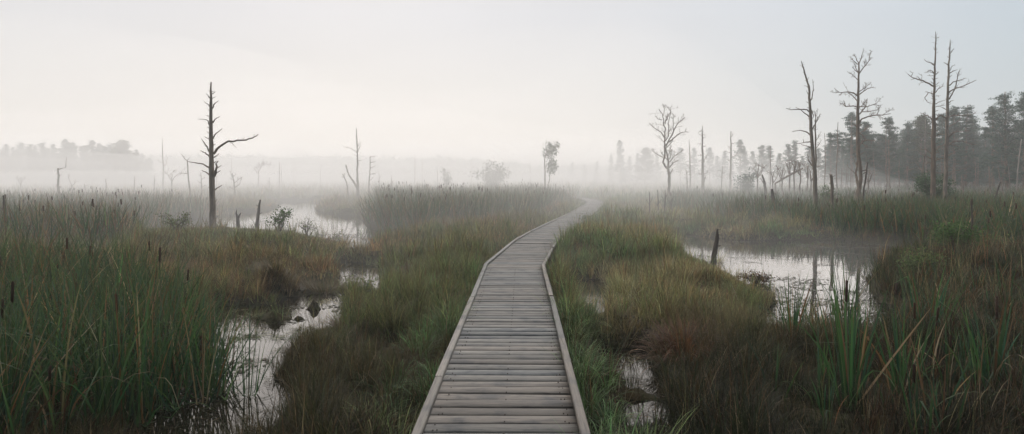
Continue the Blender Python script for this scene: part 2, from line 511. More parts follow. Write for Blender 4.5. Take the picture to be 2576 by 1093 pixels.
def prisms(x, y, z, L_, r, az, lean, col, sides=5):
    """short round spikes (cattail heads)"""
    n = len(x); t = np.array([0, .08, .92, 1.0]); rr = np.array([.3, 1, 1, .25])
    a = np.arange(sides) * 2 * PI / sides
    V = np.empty((n, 4, sides, 3), np.float32)
    for i in range(4):
        cx = x + np.sin(lean) * L_ * t[i] * np.cos(az); cy = y + np.sin(lean) * L_ * t[i] * np.sin(az); cz = z + np.cos(lean) * L_ * t[i]
        V[:, i, :, 0] = cx[:, None] + (r * rr[i])[:, None] * np.cos(a); V[:, i, :, 1] = cy[:, None] + (r * rr[i])[:, None] * np.sin(a); V[:, i, :, 2] = cz[:, None]
    base = (np.arange(n) * 4 * sides)[:, None, None] + (np.arange(3) * sides)[None, :, None] + np.arange(sides)[None, None, :]
    nx = (np.arange(n) * 4 * sides)[:, None, None] + (np.arange(3) * sides)[None, :, None] + ((np.arange(sides) + 1) % sides)[None, None, :]
    F = np.stack([base, nx, nx + sides, base + sides], -1).reshape(-1, 4)
    return V.reshape(-1, 3), F, np.repeat(col, 4 * sides, 0)

def proj(X, Y, Z):
    Yc = np.maximum(Y, .5)
    return CX + X * FPX / Yc, HY + (EYE - Z) * FPX / Yc
def keep_clear(X, Y, Z0, h):
    """blades of the nearer bank stay low where open water shows behind them: returns the allowed height"""
    out = h.copy(); todo = np.ones(X.shape, bool); floor = (rng.random(X.shape) < .10)
    for k in (1.0, .75, .55, .4, .28):
        hh = h * k; bad = np.zeros(X.shape, bool)
        for f in (1.0, .7, .4):
            u, v = proj(X, Y, Z0 + hh * f * .92)
            for P in OPEN: bad |= inside(P, u, v)
        ok = todo & (~bad | floor); out = np.where(ok, hh, out); todo &= ~ok
    return np.where(todo, h * .2, out)
def pick(pal, n, jit=.16, wts=None):
    pal = np.array(pal, float)
    i = rng.choice(len(pal), n, p=wts)
    c = pal[i] * (1 + rng.normal(0, jit, (n, 1))) * (1 + rng.normal(0, .05, (n, 3)))
    return np.clip(c, .004, .6)
def scatter(y0, y1, dens, xl=1.02, margin=1.5):
    """random ground points; dens(Y) per square metre, only where the view could reach"""
    out = []
    e = y0
    while e < y1:
        f = min(e * 1.12 + .1, y1)
        half = f * CX / FPX * xl + margin
        n = int(2 * half * (f - e) * dens((e + f) / 2))
        out.append(np.stack([rng.uniform(-half, half, n), rng.uniform(e, f, n)], 1))
        e = f
    return np.concatenate(out)

ZR1 = np.array([(-400, 700), (-60, 705), (100, 722), (250, 745), (350, 775), (450, 815), (545, 860), (590, 930), (590, 985), (520, 1015), (400, 1050), (250, 1130), (-400, 1500)], float)
ZR2 = np.array([(-600, 528), (300, 528), (470, 530), (540, 545), (400, 560), (330, 600), (300, 640), (-600, 640)], float)
ZR3 = np.array([(945, 573), (1000, 588), (1100, 580), (1200, 574), (1300, 560), (1400, 534), (1450, 514), (1440, 502), (1300, 503), (1100, 505), (950, 515)], float)
ZR4 = np.array([(1676, 540), (1760, 560), (1900, 580), (2100, 600), (2290, 618), (2420, 640), (2800, 690), (3200, 690), (3200, 492), (2000, 492), (1676, 500)], float)
def zone(P, X, Y, wob=.05):
    u, v = proj(X + Y * wob * (vn(X * .6, Y * .6, 41) - .5), Y * (1 + wob * (vn(X * .5, Y * .5, 42) - .5)), 0)
    return inside(P, u, v)

GREEN = [(.026, .066, .024), (.038, .088, .030), (.024, .062, .034), (.055, .095, .030)]
DRY = [(.20, .145, .075), (.16, .10, .05), (.25, .20, .12)]
BROWN = [(.12, .07, .035), (.10, .06, .03), (.16, .085, .035)]

def cattails(bag, pts, hgt, wid, seg, leaves, spike=.3, pals=(.80, .12, .08), spread=.10, leanm=.13):
    n = len(pts)
    X = np.repeat(pts[:, 0], leaves); Y = np.repeat(pts[:, 1], leaves)
    H = np.repeat(hgt, leaves)
    m_ = len(X)
    az = rng.uniform(0, 2 * PI, m_)
    rr = rng.random(m_) * spread * .5
    x = X + np.cos(az) * rr; y = Y + np.sin(az) * rr
    z = np.minimum(ground(x, y), .5); z = np.maximum(z, -.25) - .02
    lean = np.abs(rng.normal(0, leanm, m_)) + rr * .5
    curve = np.abs(rng.normal(.12, .32, m_))
    long = rng.random(m_) < .16; curve = np.where(long, rng.uniform(.9, 1.9, m_), curve)
    h = H * rng.uniform(.72, 1.08, m_) - z
    fold = np.where(rng.random(m_) < .07, rng.uniform(.45, .85, m_), 9)
    k = rng.choice(3, m_, p=pals)
    col = np.where((k == 0)[:, None], pick(GREEN, m_), np.where((k == 1)[:, None], pick(BROWN, m_), pick(DRY, m_)))
    col = col * np.exp(rng.normal(0, .3, (m_, 1))); colt = col * .8 + .3 * np.array([.16, .14, .08])  # tips dry to tan; light caught by the tips painted in too
    w = wid * rng.uniform(.7, 1.3, m_)
    bag.add(*ribbons(x, y, z, h, w, az, lean, curve, col, seg, colt, fold=fold, face=rng.uniform(0, PI, m_)))
    # stems with the brown heads
    q = rng.random(n) < spike
    if q.any():
        xs, ys = pts[q, 0], pts[q, 1]; nn = len(xs); hs = hgt[q] * rng.uniform(.85, 1.12, nn)
        az = rng.uniform(0, 2 * PI, nn); ln = np.abs(rng.normal(0, .06, nn))
        z = np.clip(ground(xs, ys), -.25, .5)
        st = ribbons(xs, ys, z, hs - z, np.full(nn, max(wid * .5, .006)), az, ln, np.zeros(nn), pick(BROWN, nn), 2)
        bag.add(*st)
        L_ = rng.uniform(.14, .2, nn)
        k0 = (hs - z - L_ - .08)
        bag.add(*prisms(xs + np.sin(ln) * k0 * np.cos(az), ys + np.sin(ln) * k0 * np.sin(az), z + np.cos(ln) * k0, L_, np.full(nn, max(.012, wid * .8)), az, ln, pick([(.055, .028, .016)], nn)))

# R1: the big bed on the left
P1 = scatter(4.2, 13.5, lambda Y: 34 if Y < 9 else 30)
P1 = P1[zone(ZR1, P1[:, 0], P1[:, 1])]
u, v = proj(P1[:, 0], P1[:, 1], 0)
hm = 1.27 + .16 * vn(P1[:, 0] * .8, P1[:, 1] * .8, 50)
hm *= 1 - .30 * sstep(330, 590, u)
bag = Bag()
cattails(bag, P1, hm * (1.08 - .5 * rng.random(len(P1)) ** 1.6), .015, 6, 7, .035, leanm=.2)
o = bag.build('reeds'); tag(o, 'tall dark green cattail bed filling the near left of the marsh', 'reeds', None, 'stuff')
print('R1', len(P1))
# R2: misty bed behind it
P2 = scatter(16, 46, lambda Y: 7 if Y < 30 else 4)
P2 = P2[zone(ZR2, P2[:, 0], P2[:, 1])]
bag = Bag(); cattails(bag, P2, rng.uniform(1.1, 1.62, len(P2)) + .15 * vn(P2[:, 0] * .5, P2[:, 1] * .3, 51), .03, 3, 9, .10, (.6, .25, .15), .5, .12)
o = bag.build('reeds'); tag(o, 'hazy reed bed beyond the near cattails at the far left', 'reeds', None, 'stuff')
# R3: bed left of the far boardwalk
P3 = scatter(22, 64, lambda Y: 10 if Y < 34 else 6)
P3 = P3[zone(ZR3, P3[:, 0], P3[:, 1], .03)]
P3 = P3[path_dist(P3[:, 0], P3[:, 1]) > 1.7]
bag = Bag(); cattails(bag, P3, (1.55 + .35 * vn(P3[:, 0] * .5, P3[:, 1] * .3, 52)) * rng.uniform(.7, 1.12, len(P3)), .028, 3, 9, .10, (.70, .20, .10), .5, .14)
o = bag.build('reeds'); tag(o, 'dense grey green reed bed left of the far boardwalk bend', 'reeds', None, 'stuff')
# R4: bed on the right in front of the dead trees
P4 = scatter(17, 78, lambda Y: 13 if Y < 32 else (6 if Y < 45 else 2.5))
P4 = P4[vn(P4[:, 0] * .45, P4[:, 1] * .45, 58) > .16]
P4 = P4[zone(ZR4, P4[:, 0], P4[:, 1])]
bag = Bag(); cattails(bag, P4, (1.22 + .42 * vn(P4[:, 0] * .35, P4[:, 1] * .25, 53)) * rng.uniform(.62, 1.12, len(P4)), .03, 3, 8, .05, (.80, .13, .07), .5, .18)
o = bag.build('reeds'); tag(o, 'wide green reed bed behind the right pool below the dead trees', 'reeds', None, 'stuff')
# R5: loose stand in the near right corner
ZR5 = np.array([(1960, 800), (2260, 800), (2320, 740), (2700, 700), (3000, 1500), (1900, 1500), (1930, 1000)], float)
P5 = scatter(4.2, 13, lambda Y: 5.5)
P5 = P5[zone(ZR5, P5[:, 0], P5[:, 1])]; P5 = P5[vn(P5[:, 0] * 1.3, P5[:, 1] * 1.3, 57) > .42]
bag = Bag(); cattails(bag, P5, rng.uniform(.7, 1.05, len(P5)), .015, 6, 6, .05, (.74, .16, .10), .16, .16)
o = bag.build('reeds'); tag(o, 'loose stand of green reed leaves in the near right corner', 'reeds', None, 'stuff')
print('R', len(P2), len(P3), len(P4))

# ------------------------------------------------------------------ sedge, moss grass and heath
def tone(X, Y, n):
    """albedo by where the grass stands: brown on the left, gold on the right meadow, green by the deck; painted darker toward the camera"""
    u, v = proj(X, Y, 0)
    brown = pick([(.14, .11, .048), (.18, .135, .066), (.11, .12, .046), (.16, .10, .05)], n)
    gold = pick([(.27, .225, .11), (.21, .195, .09), (.15, .17, .07), (.24, .18, .085)], n)
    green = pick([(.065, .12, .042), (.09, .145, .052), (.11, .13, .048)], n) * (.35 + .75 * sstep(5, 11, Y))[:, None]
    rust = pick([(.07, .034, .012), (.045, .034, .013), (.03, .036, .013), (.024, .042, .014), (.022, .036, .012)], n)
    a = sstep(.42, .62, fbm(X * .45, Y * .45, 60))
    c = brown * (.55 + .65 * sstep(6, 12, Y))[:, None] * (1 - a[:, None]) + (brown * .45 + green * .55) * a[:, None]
    r = sstep(1400, 1480, u)[:, None]
    g = sstep(5.5, 10, Y)[:, None]
    b2 = sstep(.4, .65, fbm(X * .5 + 9, Y * .5, 61))[:, None]
    right = (gold * (1 - b2) + green * b2) * g + (rust * (1 - b2) + green * .8 * b2) * (1 - g)
    r2 = sstep(2050, 2250, u)[:, None]
    right = right * (1 - r2) + rust * r2
    c = c * (1 - r) + right * r
    c = c * (.42 + .58 * sstep(4.6, 9.5, Y))[:, None]  # vignette-like foreground darkening painted into the blade colour
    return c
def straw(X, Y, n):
    return pick([(.20, .16, .08), (.14, .13, .06), (.09, .12, .05), (.16, .09, .045)], n) * (.35 + .65 * sstep(5, 11, Y))[:, None]  # near stalks dimmed in colour too, for the dark foreground
def tufts(bag, T, nb, hmean, wid, seg, rad=.10, lean0=.12, lean1=.75, cmax=1.2, toner=tone, clear=True, pondok=False, clump=True, pmin=.72):
    """T: tuft centres; nb blades each"""
    n = len(T)
    g = ground(T[:, 0], T[:, 1])
    if not pondok: ok = g > .02
    else: ok = g > -9
    lump = vn(T[:, 0] * 1.25, T[:, 1] * 1.25, 9)      # same hummocks as the ground: thick on top, thin in the hollows
    if clump: ok &= rng.random(n) < .30 + 1.1 * lump
    T = T[ok]; g = g[ok]; lump = lump[ok]; n = len(T)
    if n == 0: return
    H = hmean * rng.uniform(.55, 1.35, n) * (.5 + .85 * lump if clump else 1)
    if clear:
        u, v = proj(T[:, 0], T[:, 1], 0)
        H = np.where((u < 600) & (v > 740), H * .8, H)
    X = np.repeat(T[:, 0], nb); Y = np.repeat(T[:, 1], nb); m_ = len(X)
    Hh = np.repeat(H, nb)
    az = rng.uniform(0, 2 * PI, m_); r_ = rad * np.sqrt(rng.random(m_)) * np.repeat(rng.uniform(.6, 1.5, n), nb)
    x = X + np.cos(az) * r_; y = Y + np.sin(az) * r_
    z = np.maximum(ground(x, y), -.3) - .02
    lean = lean0 + (lean1 - lean0) * (r_ / rad) * rng.uniform(.2, 1, m_)
    curve = rng.uniform(.1, cmax, m_)
    h = Hh * rng.uniform(.6, 1.15, m_)
    wind = rng.random(m_) < .12
    az = np.where(wind, rng.normal(.4, .9, m_), az)
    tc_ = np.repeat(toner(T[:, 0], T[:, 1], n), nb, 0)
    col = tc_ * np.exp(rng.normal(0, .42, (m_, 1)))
    dry = rng.random(m_) < .06
    col = np.where(dry[:, None], pick(DRY, m_) * .8, col); col = np.clip(col, .004, .5)
    k = z > (-9 if pondok else -.06)
    if clear: h = keep_clear(x, y, z, h)
    k &= (path_dist(x, y) > pmin)
    bag.add(*ribbons(x[k], y[k], z[k], h[k], (wid * rng.uniform(.6, 1.4, m_))[k], az[k], lean[k], curve[k], col[k], seg, col[k] * 1.12))
def notreed(T):
    q = zone(ZR1, T[:, 0], T[:, 1]); r_ = rng.random(len(T))
    k = ~(q & (r_ < .55))
    for Z in (ZR2, ZR3, ZR4): k &= ~(zone(Z, T[:, 0], T[:, 1]) & (r_ < .85))
    return T[k]
bag = Bag()
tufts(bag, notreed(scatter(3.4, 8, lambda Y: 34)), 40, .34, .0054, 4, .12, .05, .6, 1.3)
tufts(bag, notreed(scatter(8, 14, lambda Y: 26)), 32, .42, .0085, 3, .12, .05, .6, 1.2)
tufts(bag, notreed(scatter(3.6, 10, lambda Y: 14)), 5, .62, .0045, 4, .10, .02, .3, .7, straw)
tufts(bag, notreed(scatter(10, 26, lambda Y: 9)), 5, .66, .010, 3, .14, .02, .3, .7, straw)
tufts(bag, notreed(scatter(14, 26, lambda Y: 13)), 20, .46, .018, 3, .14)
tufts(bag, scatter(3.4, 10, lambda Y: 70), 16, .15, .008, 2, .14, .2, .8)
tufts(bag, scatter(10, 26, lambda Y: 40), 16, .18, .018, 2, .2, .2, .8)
o = bag.build('grass'); tag(o, 'tussocky sedge and bog grass covering the near marsh ground', 'grass', None, 'stuff')
print('grass verts', bag.n)
bag = Bag()
tufts(bag, notreed(scatter(26, 50, lambda Y: 5.5)), 15, .50, .022, 3, .25)
tufts(bag, notreed(scatter(50, 90, lambda Y: 1.1)), 12, .85, .045, 2, .5)
tufts(bag, scatter(90, 200, lambda Y: .22), 12, 1.15, .10, 2, 1.2, clear=False)
o = bag.build('grass'); tag(o, 'faded brown marsh vegetation far out under the mist', 'grass', None, 'stuff')
print('far verts', bag.n)
# grass along the boardwalk edges
def edge_pts(s0, s1, per_m, near=.66, far=1.5):
    n = int((s1 - s0) * per_m * 2); out = []
    for _ in range(n):
        s_ = rnd.uniform(s0, s1); p_, d_ = path_at(s_); sd = rnd.choice((-1, 1))
        o_ = near + (far - near) * rnd.random() ** 1.4
        out.append((p_[0] + d_[1] * sd * o_, p_[1] - d_[0] * sd * o_))
    return np.array(out)
def lush(X, Y, n):
    c = pick([(.055, .12, .038), (.08, .155, .052), (.13, .175, .07), (.085, .135, .055)], n)
    f = sstep(9, 22, Y)[:, None]
    return c * (1 - f * .55) + tone(X, Y, n) * f * .55
bag = Bag()
tufts(bag, edge_pts(6.5, 13, 12, .66, 1.15), 48, .46, .0065, 5, .09, .15, .8, 2.1, lush, pmin=.66)
tufts(bag, edge_pts(13, 24, 8), 28, .46, .010, 4, .10, .05, .5, 1.8, lush, pmin=.67)
tufts(bag, edge_pts(24, 60, 4), 16, .42, .02, 3, .15, .05, .5, 1.5, lush)
# blades that lean in over the right kerb beyond the kink
for (s0, s1, off, hh) in ((18.2, 19.6, .74, .50), (19.2, 23.5, .74, .62), (23.5, 27.5, .76, .75), (31, 36, .76, .62), (37, 43, .8, .6)):
    n = int((s1 - s0) * 9); pp = []
    for _ in range(n):
        s_ = rnd.uniform(s0, s1); p_, d_ = path_at(s_); o_ = off + abs(rnd.gauss(0, .14))
        pp.append((p_[0] + d_[1] * o_, p_[1] - d_[0] * o_))
    tufts(bag, np.array(pp), 26, hh, .011, 4, .10, .05, .45, 1.6, lush, clear=False)
o = bag.build('grass'); tag(o, 'lush arching green grass growing along both boardwalk edges', 'grass', None, 'stuff')
print('edge verts', bag.n)
# fallen blades and pondweed on the pools
# sparse blades standing in the shallow edges of the pools
def shallow(lo, y0, y1, dens, thr):
    T = scatter(y0, y1, dens); g = ground(T[:, 0], T[:, 1])
    return T[(g < .03) & (g > lo) & (fbm(T[:, 0] * .9, T[:, 1] * .9, 77) > thr)]
bag = Bag()
tufts(bag, shallow(-.33, 5, 11, lambda Y: 16, .52), 9, .50, .006, 4, .08, .02, .35, .7, clear=False, pondok=True)
tufts(bag, shallow(-.24, 11, 24, lambda Y: 6, .5), 8, .55, .011, 3, .10, .02, .35, .7, clear=False, pondok=True)
tufts(bag, shallow(-.33, 22, 60, lambda Y: .8, .55), 8, .8, .022, 3, .2, .02, .3, .5, clear=False, pondok=True)
isl = []
for px, py, k in [(600, 792, 3), (662, 850, 4), (745, 836, 4), (640, 915, 3), (592, 845, 2), (815, 845, 4), (835, 760, 3), (700, 900, 5), (770, 852, 4), (690, 950, 4), (1560, 996, 5), (1620, 998, 5), (1600, 930, 2), (1540, 960, 3), (1480, 756, 4), (1500, 712, 3), (1850, 700, 3), (1780, 655, 3), (2120, 770, 5), (2050, 800, 5), (1980, 815, 5), (2150, 740, 4), (935, 650, 4), (930, 735, 3), (880, 610, 4), (800, 596, 4), (940, 600, 4), (610, 1040, 4), (500, 1010, 3)]:
    x0, y0 = gpt(px, py)
    for _ in range(k): isl.append((x0 + rnd.gauss(0, .10 + y0 * .008), y0 + rnd.gauss(0, .12 + y0 * .012)))
isl = np.array(isl)
for lo, hi, w_, hh in ((4, 8, .0055, .30), (8, 13, .009, .34), (13, 30, .016, .5)):
    q = isl[(isl[:, 1] >= lo) & (isl[:, 1] < hi)]
    if len(q): tufts(bag, q, 30, hh, w_, 4, .09, .05, .7, 1.2, clear=False, pondok=True, clump=False)
if bag.V:
    o = bag.build('grass'); tag(o, 'sparse sedge blades standing in the shallow pool edges', 'grass', None, 'stuff')
T = scatter(5, 24, lambda Y: 8)
g = ground(T[:, 0], T[:, 1]); k = (g < -.05) & (fbm(T[:, 0] * .8, T[:, 1] * .8, 71) > .5); T = T[k]; n = len(T)
bag = Bag()
bag.add(*ribbons(T[:, 0], T[:, 1], np.full(n, .010), rng.uniform(.15, .7, n), rng.uniform(.006, .014, n), rng.uniform(0, 2 * PI, n), np.full(n, 1.54), rng.uniform(-.05, .03, n), pick(BROWN + DRY, n), 3))
o = bag.build('floating_litter'); tag(o, 'dead reed blades lying flat on the open pools', 'plant litter', None, 'stuff')
def leaves_flat(T, r, col):
    n = len(T); a = rng.uniform(0, 2 * PI, n)
    V = np.empty((n, 6, 3)); 
    for i in range(6):
        b_ = a + i * PI / 3; rr = r * rng.uniform(.75, 1.1, n)
        V[:, i, 0] = T[:, 0] + np.cos(b_) * rr; V[:, i, 1] = T[:, 1] + np.sin(b_) * rr; V[:, i, 2] = .005 + .003 * rng.random(n)
    b0 = np.arange(n)[:, None] * 6
    F = np.concatenate([b0 + np.array([[0, 1, 2, 3]]), b0 + np.array([[0, 3, 4, 5]])])
    return V.reshape(-1, 3), F, np.repeat(col, 6, 0)
T = scatter(6, 24, lambda Y: 260)
g = ground(T[:, 0], T[:, 1]); u, v = proj(T[:, 0], T[:, 1], 0)
f = fbm(T[:, 0] * 1.1, T[:, 1] * 1.8, 73)
k = (g < .0) & (((u > 1650) & (f > .58) & (v > 730)) | ((u < 900) & (f > .62)) | ((u > 1650) & (f > .66)))
T = T[k]; n = len(T)
bag = Bag(); bag.add(*leaves_flat(T, rng.uniform(.012, .035, n), pick([(.05, .055, .025), (.07, .06, .035), (.035, .035, .02)], n)))
o = bag.build('pondweed'); tag(o, 'small floating weed leaves in patches on the pools', 'pondweed', None, 'stuff')
print('weed', n)
# ------------------------------------------------------------------ dead trees
def jitter(pts, k, amt):
    out = []
    for i in range(len(pts) - 1):
        a = Vector(pts[i]); b_ = Vector(pts[i + 1]); L_ = (b_ - a).length
        for j in range(k):
            t = j / k; p = a.lerp(b_, t)
            if j: p += Vector((rnd.gauss(0, 1), rnd.gauss(0, 1), rnd.gauss(0, .5))) * amt * L_
            out.append(p)
    out.append(Vector(pts[-1]))
    return out
def taper(r0, r1, n, p=1.0):
    return [r0 + (r1 - r0) * (i / (n - 1)) ** p for i in range(n)]
def twig(mb, pts, r, depth, n, lf, sides=4, up=.25, spread=.9, minr=.004, droop=0):
    """side twigs along a line"""
    tot = sum((Vector(pts[i + 1]) - Vector(pts[i])).length for i in range(len(pts) - 1))
    for q in range(n):
        t = rnd.uniform(.25, .98)
        i = min(int(t * (len(pts) - 1)), len(pts) - 2)
        a = Vector(pts[i]).lerp(Vector(pts[i + 1]), t * (len(pts) - 1) - i)
        d = (Vector(pts[i + 1]) - Vector(pts[i])).normalized()
        side = Vector((rnd.gauss(0, 1), rnd.gauss(0, 1), rnd.gauss(0, 1))); side = (side - d * side.dot(d)).normalized()
        dd = (d * rnd.uniform(.3, 1.0) + side * spread + Vector((0, 0, up))).normalized()
        L_ = tot * lf * rnd.uniform(.4, 1.1) * (1.15 - t * .6)
        p = [a]; cur = dd.copy()
        for s_ in range(3):
            cur = (cur + Vector((rnd.gauss(0, .2), rnd.gauss(0, .2), rnd.gauss(0, .15) + .08 * up))).normalized()
            p.append(p[-1] + cur * L_ / 3)
        rr = max(r * (1 - t * .5) * .55, minr)
        mb.tube(p, taper(rr, minr * .6, 4), sides, cap=False)
        if depth > 1: twig(mb, p, rr, depth - 1, max(2, n // 2), .55, sides, up, spread, minr)
def snag(name, label, cat, Y, trunk, branches=(), mat=None, twigs=(0, 0, 0), stubs=0, group=None, minr=.006, mp=None, top_r=None, root=None, depthamt=.55):
    """trunk: [(px, py, radius_px)], branches: [([(px, py)...], radius_px)] read off the photograph, put at depth Y"""
    mat = mat or M_bark
    f = mp or (lambda a, b: (a, b))
    s = Y / FPX
    T = []
    for px, py, r_ in trunk:
        u, v = f(px, py); T.append((Vector(at(u, v, Y)), r_ * s))
    g = gz(T[0][0].x, Y)
    b0 = T[0][0].copy()
    base = (b0.x, Y, g)
    e = empty(name, base, label, cat, group)
    pts = [p for p, r_ in T]; rad = [r_ for p, r_ in T]
    if pts[0].z > g - .1:
        pts.insert(0, Vector((b0.x, Y, g - .15))); rad.insert(0, rad[0] * 1.12)
    K = 3
    P = jitter(pts, K, .012)
    Rr = []
    for i in range(len(rad) - 1):
        for j in range(K): Rr.append(rad[i] + (rad[i + 1] - rad[i]) * j / K)
    Rr.append(rad[-1])
    mb = MB(); mb.tube(P, Rr, 9 if Y < 50 else 6, rough=.07)
    for _ in range(stubs):
        t = rnd.uniform(.25, .97); i = min(int(t * (len(P) - 1)), len(P) - 2)
        a = P[i].lerp(P[i + 1], rnd.random()); az = rnd.uniform(0, 2 * PI); L_ = rnd.uniform(.04, .22) * (Y / 25) ** .5
        d = Vector((math.cos(az), math.sin(az), rnd.uniform(.1, .8)))
        mb.tube([a, a + d * L_ * .6, a + d * L_], [Rr[i] * .28, Rr[i] * .2, minr * .6], 5)
    mb.build('trunk', mat, e, base)
    for br, r_ in branches:
        pp = []
        sg = rnd.choice((-1, 1)) * rnd.uniform(.2, depthamt)
        x0 = None; acc = 0
        for px, py in br:
            u, v = f(px, py); q = Vector(at(u, v, Y))
            if x0 is not None: acc += (q - x0).length
            x0 = q.copy(); q.y += acc * sg
            # keep the seen direction when it is nearer or farther
            k = q.y / Y; q.x *= k; q.z = EYE + (q.z - EYE) * k
            pp.append(q)
        P2_ = jitter(pp, 3, .04)
        mb = MB(); r0 = max(r_ * s, minr)
        mb.tube(P2_, taper(r0, max(r0 * .3, minr * .7), len(P2_)), 6, rough=.08)
        if twigs[0]: twig(mb, P2_, r0 * .6, twigs[0], twigs[1], twigs[2], 4, minr=minr)
        mb.build('branch', mat, e, base)
    return e

z1 = lambda a, b: (a * .4018, 162.6 + b * .4018)
z2 = lambda a, b: (487.9 + a * .4018, 162.6 + b * .4018)
z3 = lambda a, b: (1057 + a * .4018, 284.6 + b * .4018)
z4 = lambda a, b: (1545 + a * .4017, 162.6 + b * .4017)
z5 = lambda a, b: (1951.5 + a * .4464, 65 + b * .4464)
# finer crops of the right trees
y1 = lambda a, b: (1951.4 + a * .2381, 65.05 + b * .2381)
y2 = lambda a, b: (2195.4 + a * .2380, 65.05 + b * .2380)
y3 = lambda a, b: (1951.4 + a * .2604, 284.6 + b * .2604)
y4 = lambda a, b: (2244.2 + a * .2604, 284.6 + b * .2604)
y5 = lambda a, b: (1610 + a * .2382, 243.9 + b * .2382)

def sc(tr, k): return [(a, b, r_ * k) for a, b, r_ in tr]
snag('dead_pine', 'tall bare dead pine with one long arm reaching right, alone beside the lake', 'dead tree', 20.7,
     sc([(1333, 1075, 20), (1331, 950, 17), (1328, 800, 15.5), (1326, 690, 15), (1322, 560, 12.5), (1321, 400, 10), (1321, 250, 8), (1322, 110, 3.5)], .44),
     [(b_, r_ * .42) for b_, r_ in [([(1330, 185), (1350, 168)], 3), ([(1330, 275), (1345, 245), (1367, 228)], 4.5), ([(1332, 365), (1345, 345), (1376, 327)], 4.5),
      ([(1335, 465), (1355, 430), (1391, 403)], 5), ([(1338, 560), (1375, 515), (1430, 480), (1520, 475), (1580, 462), (1615, 438)], 8),
      ([(1432, 483), (1455, 495), (1480, 522)], 2), ([(1515, 475), (1530, 458)], 2.5), ([(1585, 460), (1597, 436)], 2), ([(1338, 583), (1370, 560)], 4), ([(1340, 700), (1352, 660), (1366, 605)], 10), ([(1352, 655), (1387, 632)], 3.5),
      ([(1350, 687), (1382, 663)], 4), ([(1345, 787), (1391, 755)], 4.5), ([(1345, 860), (1360, 843)], 3),
      ([(1318, 215), (1305, 198), (1290, 182)], 3.5), ([(1316, 268), (1300, 248), (1278, 232)], 3.5), ([(1312, 325), (1287, 318)], 2.5), ([(1313, 382), (1300, 350), (1285, 345), (1238, 342)], 3.5),
      ([(1312, 432), (1297, 420)], 2.5), ([(1312, 470), (1280, 450)], 3), ([(1315, 555), (1297, 515), (1275, 485), (1260, 465)], 5), ([(1300, 520), (1280, 508)], 2), ([(1312, 578), (1285, 552), (1252, 540)], 5),
      ([(1315, 648), (1275, 625), (1220, 615), (1175, 608)], 5.5), ([(1315, 692), (1290, 675), (1263, 663)], 5), ([(1318, 776), (1303, 768)], 3), ([(1312, 290), (1297, 278)], 2)]],
     mp=z1, stubs=26, depthamt=.5)

# left of the mist
snag('tree_stump', 'forked grey stump like a Y on the lake bank', 'stump', 22.5, [(599, 566, 4.5), (598, 545, 4)], [([(598, 548), (594, 538), (596, 528)], 2.8), ([(599, 549), (603, 541), (607, 536)], 3)], M_darkbark)
snag('tree_stump', 'slanting broken stake on the bank right of the forked stump', 'stump', 22.5, [(646, 572, 4.6), (649, 545, 4), (651, 525, 3.2), (655, 503, 1.6)], [([(650, 528), (654, 522)], 1.5)], M_darkbark, stubs=6)
snag('tree_stump', 'dark pointed stump at the far left edge among hazy reeds', 'stump', 20, [(13, 556, 3.5), (11, 520, 3.6), (8, 492, 1.4)], [([(12, 540), (18, 520)], 1)], M_darkbark)
snag('dead_tree', 'lone broken pole with a thin crooked arm, above the hazy left reeds', 'dead tree', 42, [(147, 500, 2.6), (147, 450, 2.2), (146, 424, 2)], [([(146, 428), (155, 424), (165, 422)], 1.2), ([(165, 422), (166, 410), (167, 396)], .7)], stubs=14)
snag('dead_tree', 'tall faint spire with fine side twigs, left of the big lone pine', 'dead tree', 75, [(410, 470, 2), (411, 430, 1.6), (409, 385, 1.1), (409, 348, .4)], [([(410, 412), (398, 405)], .7), ([(410, 420), (420, 412), (418, 390)], .8), ([(409, 398), (402, 392)], .5), ([(411, 440), (400, 432)], .6)], twigs=(1, 4, .4), minr=.012)
snag('dead_tree', 'leaning thin pole with a bent twiggy top, left of the lone pine', 'dead tree', 45, [(479, 492, 1.9), (474, 450, 1.7), (471, 404, 1.3)], [([(472, 408), (463, 396), (456, 388)], 1), ([(473, 437), (460, 436), (448, 442)], .9), ([(471, 404), (477, 397)], .8)], twigs=(1, 4, .4), minr=.01)
snag('dead_tree', 'low twiggy bare tree in mist left of the leaning pole', 'dead tree', 60, [(432, 466, 1.8), (432, 452, 1.5)], [([(432, 456), (423, 440), (414, 430)], 1.1), ([(432, 452), (432, 436), (441, 428)], 1.1), ([(432, 458), (440, 445), (450, 437), (465, 436)], 1.1), ([(432, 454), (428, 436)], .8)], twigs=(2, 5, .45), minr=.012)
snag('dead_tree', 'small feathery dead conifer right beside the lone pine trunk', 'dead tree', 52, [(508, 494, 1.7), (507, 465, 1.3), (505, 434, .5)], [([(507, 452), (516, 446)], .7), ([(507, 462), (498, 456)], .7), ([(507, 472), (517, 466)], .7), ([(507, 445), (500, 440)], .6), ([(508, 480), (521, 476)], .7)], twigs=(1, 4, .45), minr=.01)
snag('dead_tree', 'bare spreading dead conifer in mist just right of the lone pine', 'dead tree', 50, [(592, 494, 2), (589, 465, 1.6), (584, 436, .7)], [([(589, 462), (600, 452), (608, 448)], .9), ([(588, 455), (579, 448)], .8), ([(590, 474), (604, 462), (608, 446)], 1), ([(586, 446), (594, 438)], .7), ([(590, 478), (575, 470)], .8), ([(587, 450), (578, 432)], .6)], twigs=(2, 5, .4), minr=.01)
snag('dead_tree', 'flat topped umbrella shaped bare tree small in the mist', 'dead tree', 85, [(650, 462, 1.7), (651, 440, 1.4), (650, 430, 1.1)], [([(650, 432), (645, 420), (640, 424)], .9), ([(650, 432), (658, 418), (668, 412), (680, 418)], 1.1), ([(655, 422), (665, 408)], .8), ([(650, 440), (640, 428)], .7), ([(653, 424), (650, 410)], .6)], twigs=(2, 8, .5), minr=.02)
